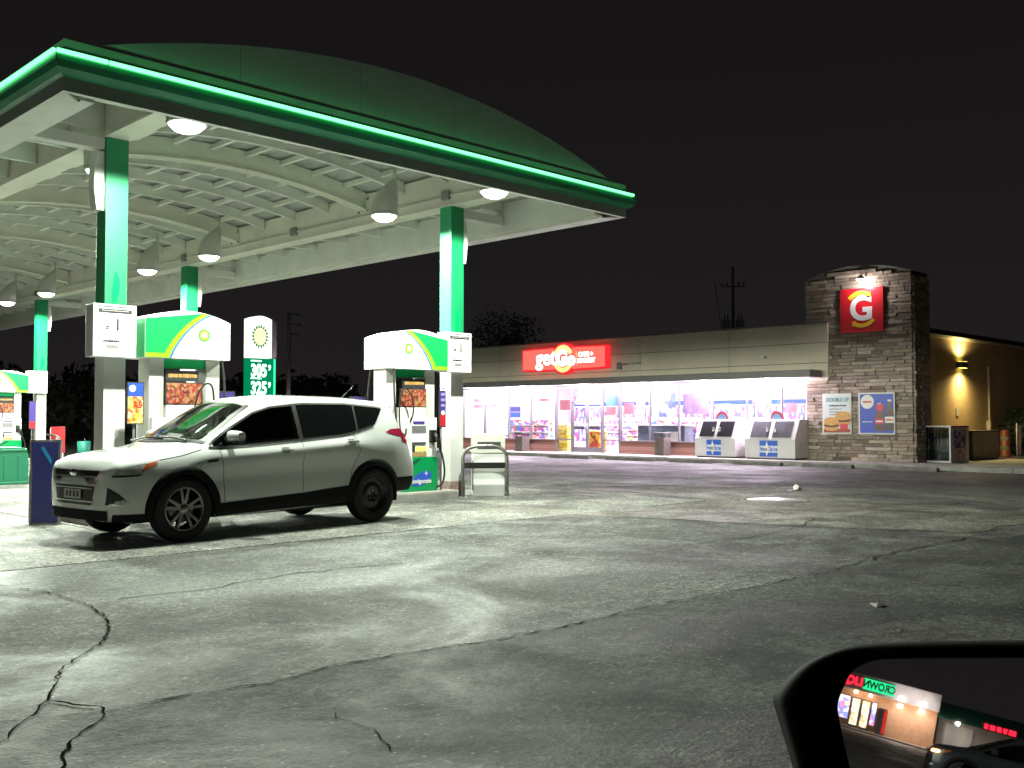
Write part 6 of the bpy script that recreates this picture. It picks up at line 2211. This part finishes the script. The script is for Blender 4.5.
own_panel('door_panel', -.75, .42, lambda s_: .26, lambda s_: .90 - .03 * s_, dm, lambda s_: 0)
whz = 1.15
own_panel('front_wing', .43, 1.95, lambda s_: max(.26, .33 + math.sqrt(max(0, .40**2 - (s_ - whz)**2))) if abs(s_ - whz) < .40 else .26, lambda s_: .88 - .09 * (s_ - .43), dm, lambda s_: .12 * max(0, s_ - 1.2)**2)
wl_ = sub('wheel', own, of * whz + ol * .32)
wl_.rotation_euler = (R(90), 0, own_h)
MB().lathe([(0, -.10), (.20, -.10), (.22, -.11), (.31, -.10), (.325, -.08), (.325, .06), (.31, .09), (.22, .10), (.20, .06), (0, .05)], 32).build('tyre', M_rubber, wl_)
MB().lathe([(0, -.108), (.06, -.112), (.19, -.104)], 24).build('rim', M_alloy, wl_)
wl_.location.z = .325

# ------------------------------------------------------------------ shop across the lot, seen in the side mirror
lz = R(136.8)
lp = Vector((mc.x + 80 * math.cos(lz), mc.y + 80 * math.sin(lz), 0))
M_lbrick = mat('liquor_brick', (.42, .26, .16), .8, var=.25, vscale=3, bump=.3)
M_lwall = mat('liquor_fascia', (.42, .38, .34), .7, var=.15, vscale=1)
liq = thing('liquor_store', 'lit shop reflected in the side mirror', 'building', lp, lz - PI / 2)
MB().box(-2.95, 16, 0, 8, 0, 3.85).build('wall', M_lbrick, liq)
MB().bbox(-3.0, 16, -.9, 8.05, 2.75, 3.95, .02).build('fascia_band', M_lwall, liq)
MB().box(-3.3, 16, -2.6, 0, -.05, .12).build('walkway', M_walk, liq)
for s0, s1 in ((1.45, 2.1), (2.14, 2.8)):
    d = MB().box(s0, s1, -.05, -.002, .14, 2.25).build('door', M_dgrey, liq)
    MB().box(s0 + .07, s1 - .07, -.06, -.051, .3, 2.15).build('door_pane', patchwork('lit_door_%d' % int(s0 * 10), [(.8, .7, .4), (.9, .85, .6), (.7, .5, .25), (.85, .8, .7)], (5, 5, 5), .3, 1.6), d)
    MB().tube([(s1 - .1, -.12, .9), (s1 - .1, -.12, 1.3)], .02, 6).build('door_handle', M_steel, d)
for s0, s1 in ((1.0, 1.42), (2.84, 4.0), (4.1, 6.0)):
    w_ = MB().box(s0, s1, -.05, -.002, .55, 2.25).build('window', M_dgrey, liq)
    MB().box(s0 + .05, s1 - .05, -.06, -.051, .6, 2.2).build('window_pane', patchwork('lit_window_%d' % int(s0 * 10), [(.5, .4, .9), (.8, .75, .9), (.8, .3, .5), (.3, .35, .9), (.9, .8, .6)], (4, 4, 4), .3, 1.5), w_)
t = thing('liquor_sign', 'green and red lit lettering reversed in the side mirror', 'sign', liq.matrix_basis @ Vector((0, -.92, 0)), lz - PI / 2)
M_lg = emis('green_letters', (.02, .85, .28), 1.6)
M_lr = emis('red_letters', (1.0, .02, .05), 2.2)
Mf = face_M((0, 0, 0), (1, 0, 0), (0, 0, 1))
MB().box(.05, 2.2, -.02, .0, 2.95, 3.72).build('green_light_box', M_lg, t)
text_obj('sign_letters', 'CROWN', .72, M_ink, t, Mf @ Matrix.Translation((1.12, 3.33, .025)), .03, .005, sx_=.78)
text_obj('sign_letters', 'LIQUORS', .78, M_lr, t, Mf @ Matrix.Translation((2.25, 3.33, .025)), .04, .01, 'LEFT', .95)
for k, s_ in enumerate((-1.9, -.45)):
    t = thing('wall_lamp', 'bright wall lamp in the mirror, %s' % ('nearest the shop corner' if k == 0 else 'nearest the lit lettering'), 'lamp', liq.matrix_basis @ Vector((s_, -.25, 2.6)), lz - PI / 2)
    MB().bbox(-.12, .12, -.15, .25, 0, .12, .01).build('housing', M_dgrey, t)
    MB().lathe([(0, -.05), (.11, -.04), (.12, 0)], 16).build('bulb', emis('mirror_lamp_%d' % k, (1, .96, .92), 60), t)
    ld = bpy.data.lights.new('wall_lamp_light', 'POINT'); ld.energy = 260; ld.color = (1, .72, .48); ld.shadow_soft_size = .1
    lo = bpy.data.objects.new('wall_lamp_light', ld); COL.objects.link(lo); lo.parent = t; lo.location = (0, -.15, -.12)
    ld = bpy.data.lights.new('wall_lamp_uplight', 'POINT'); ld.energy = 150; ld.color = (1, .95, .95); ld.shadow_soft_size = .1
    lo = bpy.data.objects.new('wall_lamp_uplight', ld); COL.objects.link(lo); lo.parent = t; lo.location = (0, -.98, .35)
for s_ in (1.6, 2.6):
    ld = bpy.data.lights.new('door_downlight', 'POINT'); ld.energy = 60; ld.color = (1, .7, .45); ld.shadow_soft_size = .06
    lo = bpy.data.objects.new('door_downlight', ld); COL.objects.link(lo); lo.location = liq.matrix_basis @ Vector((s_, -.35, 2.6))
    MB().lathe([(0, 2.735), (.09, 2.735), (.1, 2.749)], 14, M=Matrix.Translation((s_, -.45, 0))).build('downlight', emis('warm_downlight%d' % int(s_ * 10), (1, .75, .5), 12), liq)
t = thing('vending_machine', 'red drinks machine beside the shop doors in the mirror', 'vending machine', liq.matrix_basis @ Vector((.45, -.45, .12)), lz - PI / 2)
MB().bbox(-.16, .42, -.4, .4, 0, 1.85, .02).build('body', M_dgrey, t)
MB().box(-.20, .06, -.42, -.401, .1, 1.75).build('red_front', emis('red_machine_glow', (.8, .05, .04), .8), t)
t = thing('low_wing_building', 'green roofed low building at the right end of the mirror', 'building', liq.matrix_basis @ Vector((-3.2, .6, 0)), lz - PI / 2)
MB().box(-12, .1, 0, 7, 0, 2.6).build('wall', M_lwall, t)
MB().prism([(-1.0, 2.45), (1.5, 3.6), (6, 3.6), (6, 2.45)], -12.2, .15, 'x').build('green_roof', mat('green_roof_metal', (.03, .22, .14), .5, emit=(.03, .22, .14), estr=.0), t)
MB().box(-2.2, -.4, -.03, -.002, .2, 2.2).build('pale_shutter', M_paper, t)
for i, (a, b) in enumerate(((-3.0, -2.75), (-3.45, -3.1), (-3.85, -3.55), (-4.2, -3.95), (-4.75, -4.3))):
    MB().box(a, b, -1.06, -1.02, 2.5, 2.85).build('red_letter_mark', M_lr, t)
MB().box(-5, -2.6, -1.015, -.98, 2.42, 2.95).build('sign_backing', M_ink, t)
ld = bpy.data.lights.new('wing_glow', 'POINT'); ld.energy = 50; ld.color = (1, .9, .8); ld.shadow_soft_size = .1
lo = bpy.data.objects.new('wing_glow', ld); COL.objects.link(lo); lo.location = liq.matrix_basis @ Vector((-4.2, -2.2, 2.3))
az_ = R(140.4)
cp = Vector((mc.x + 27 * math.cos(az_), mc.y + 27 * math.sin(az_), 0))
make_car('parked_car', 'dark car with a glowing amber lamp seen only in the side mirror', (cp.x, cp.y, .0), R(48), M_dpaint, False, True)
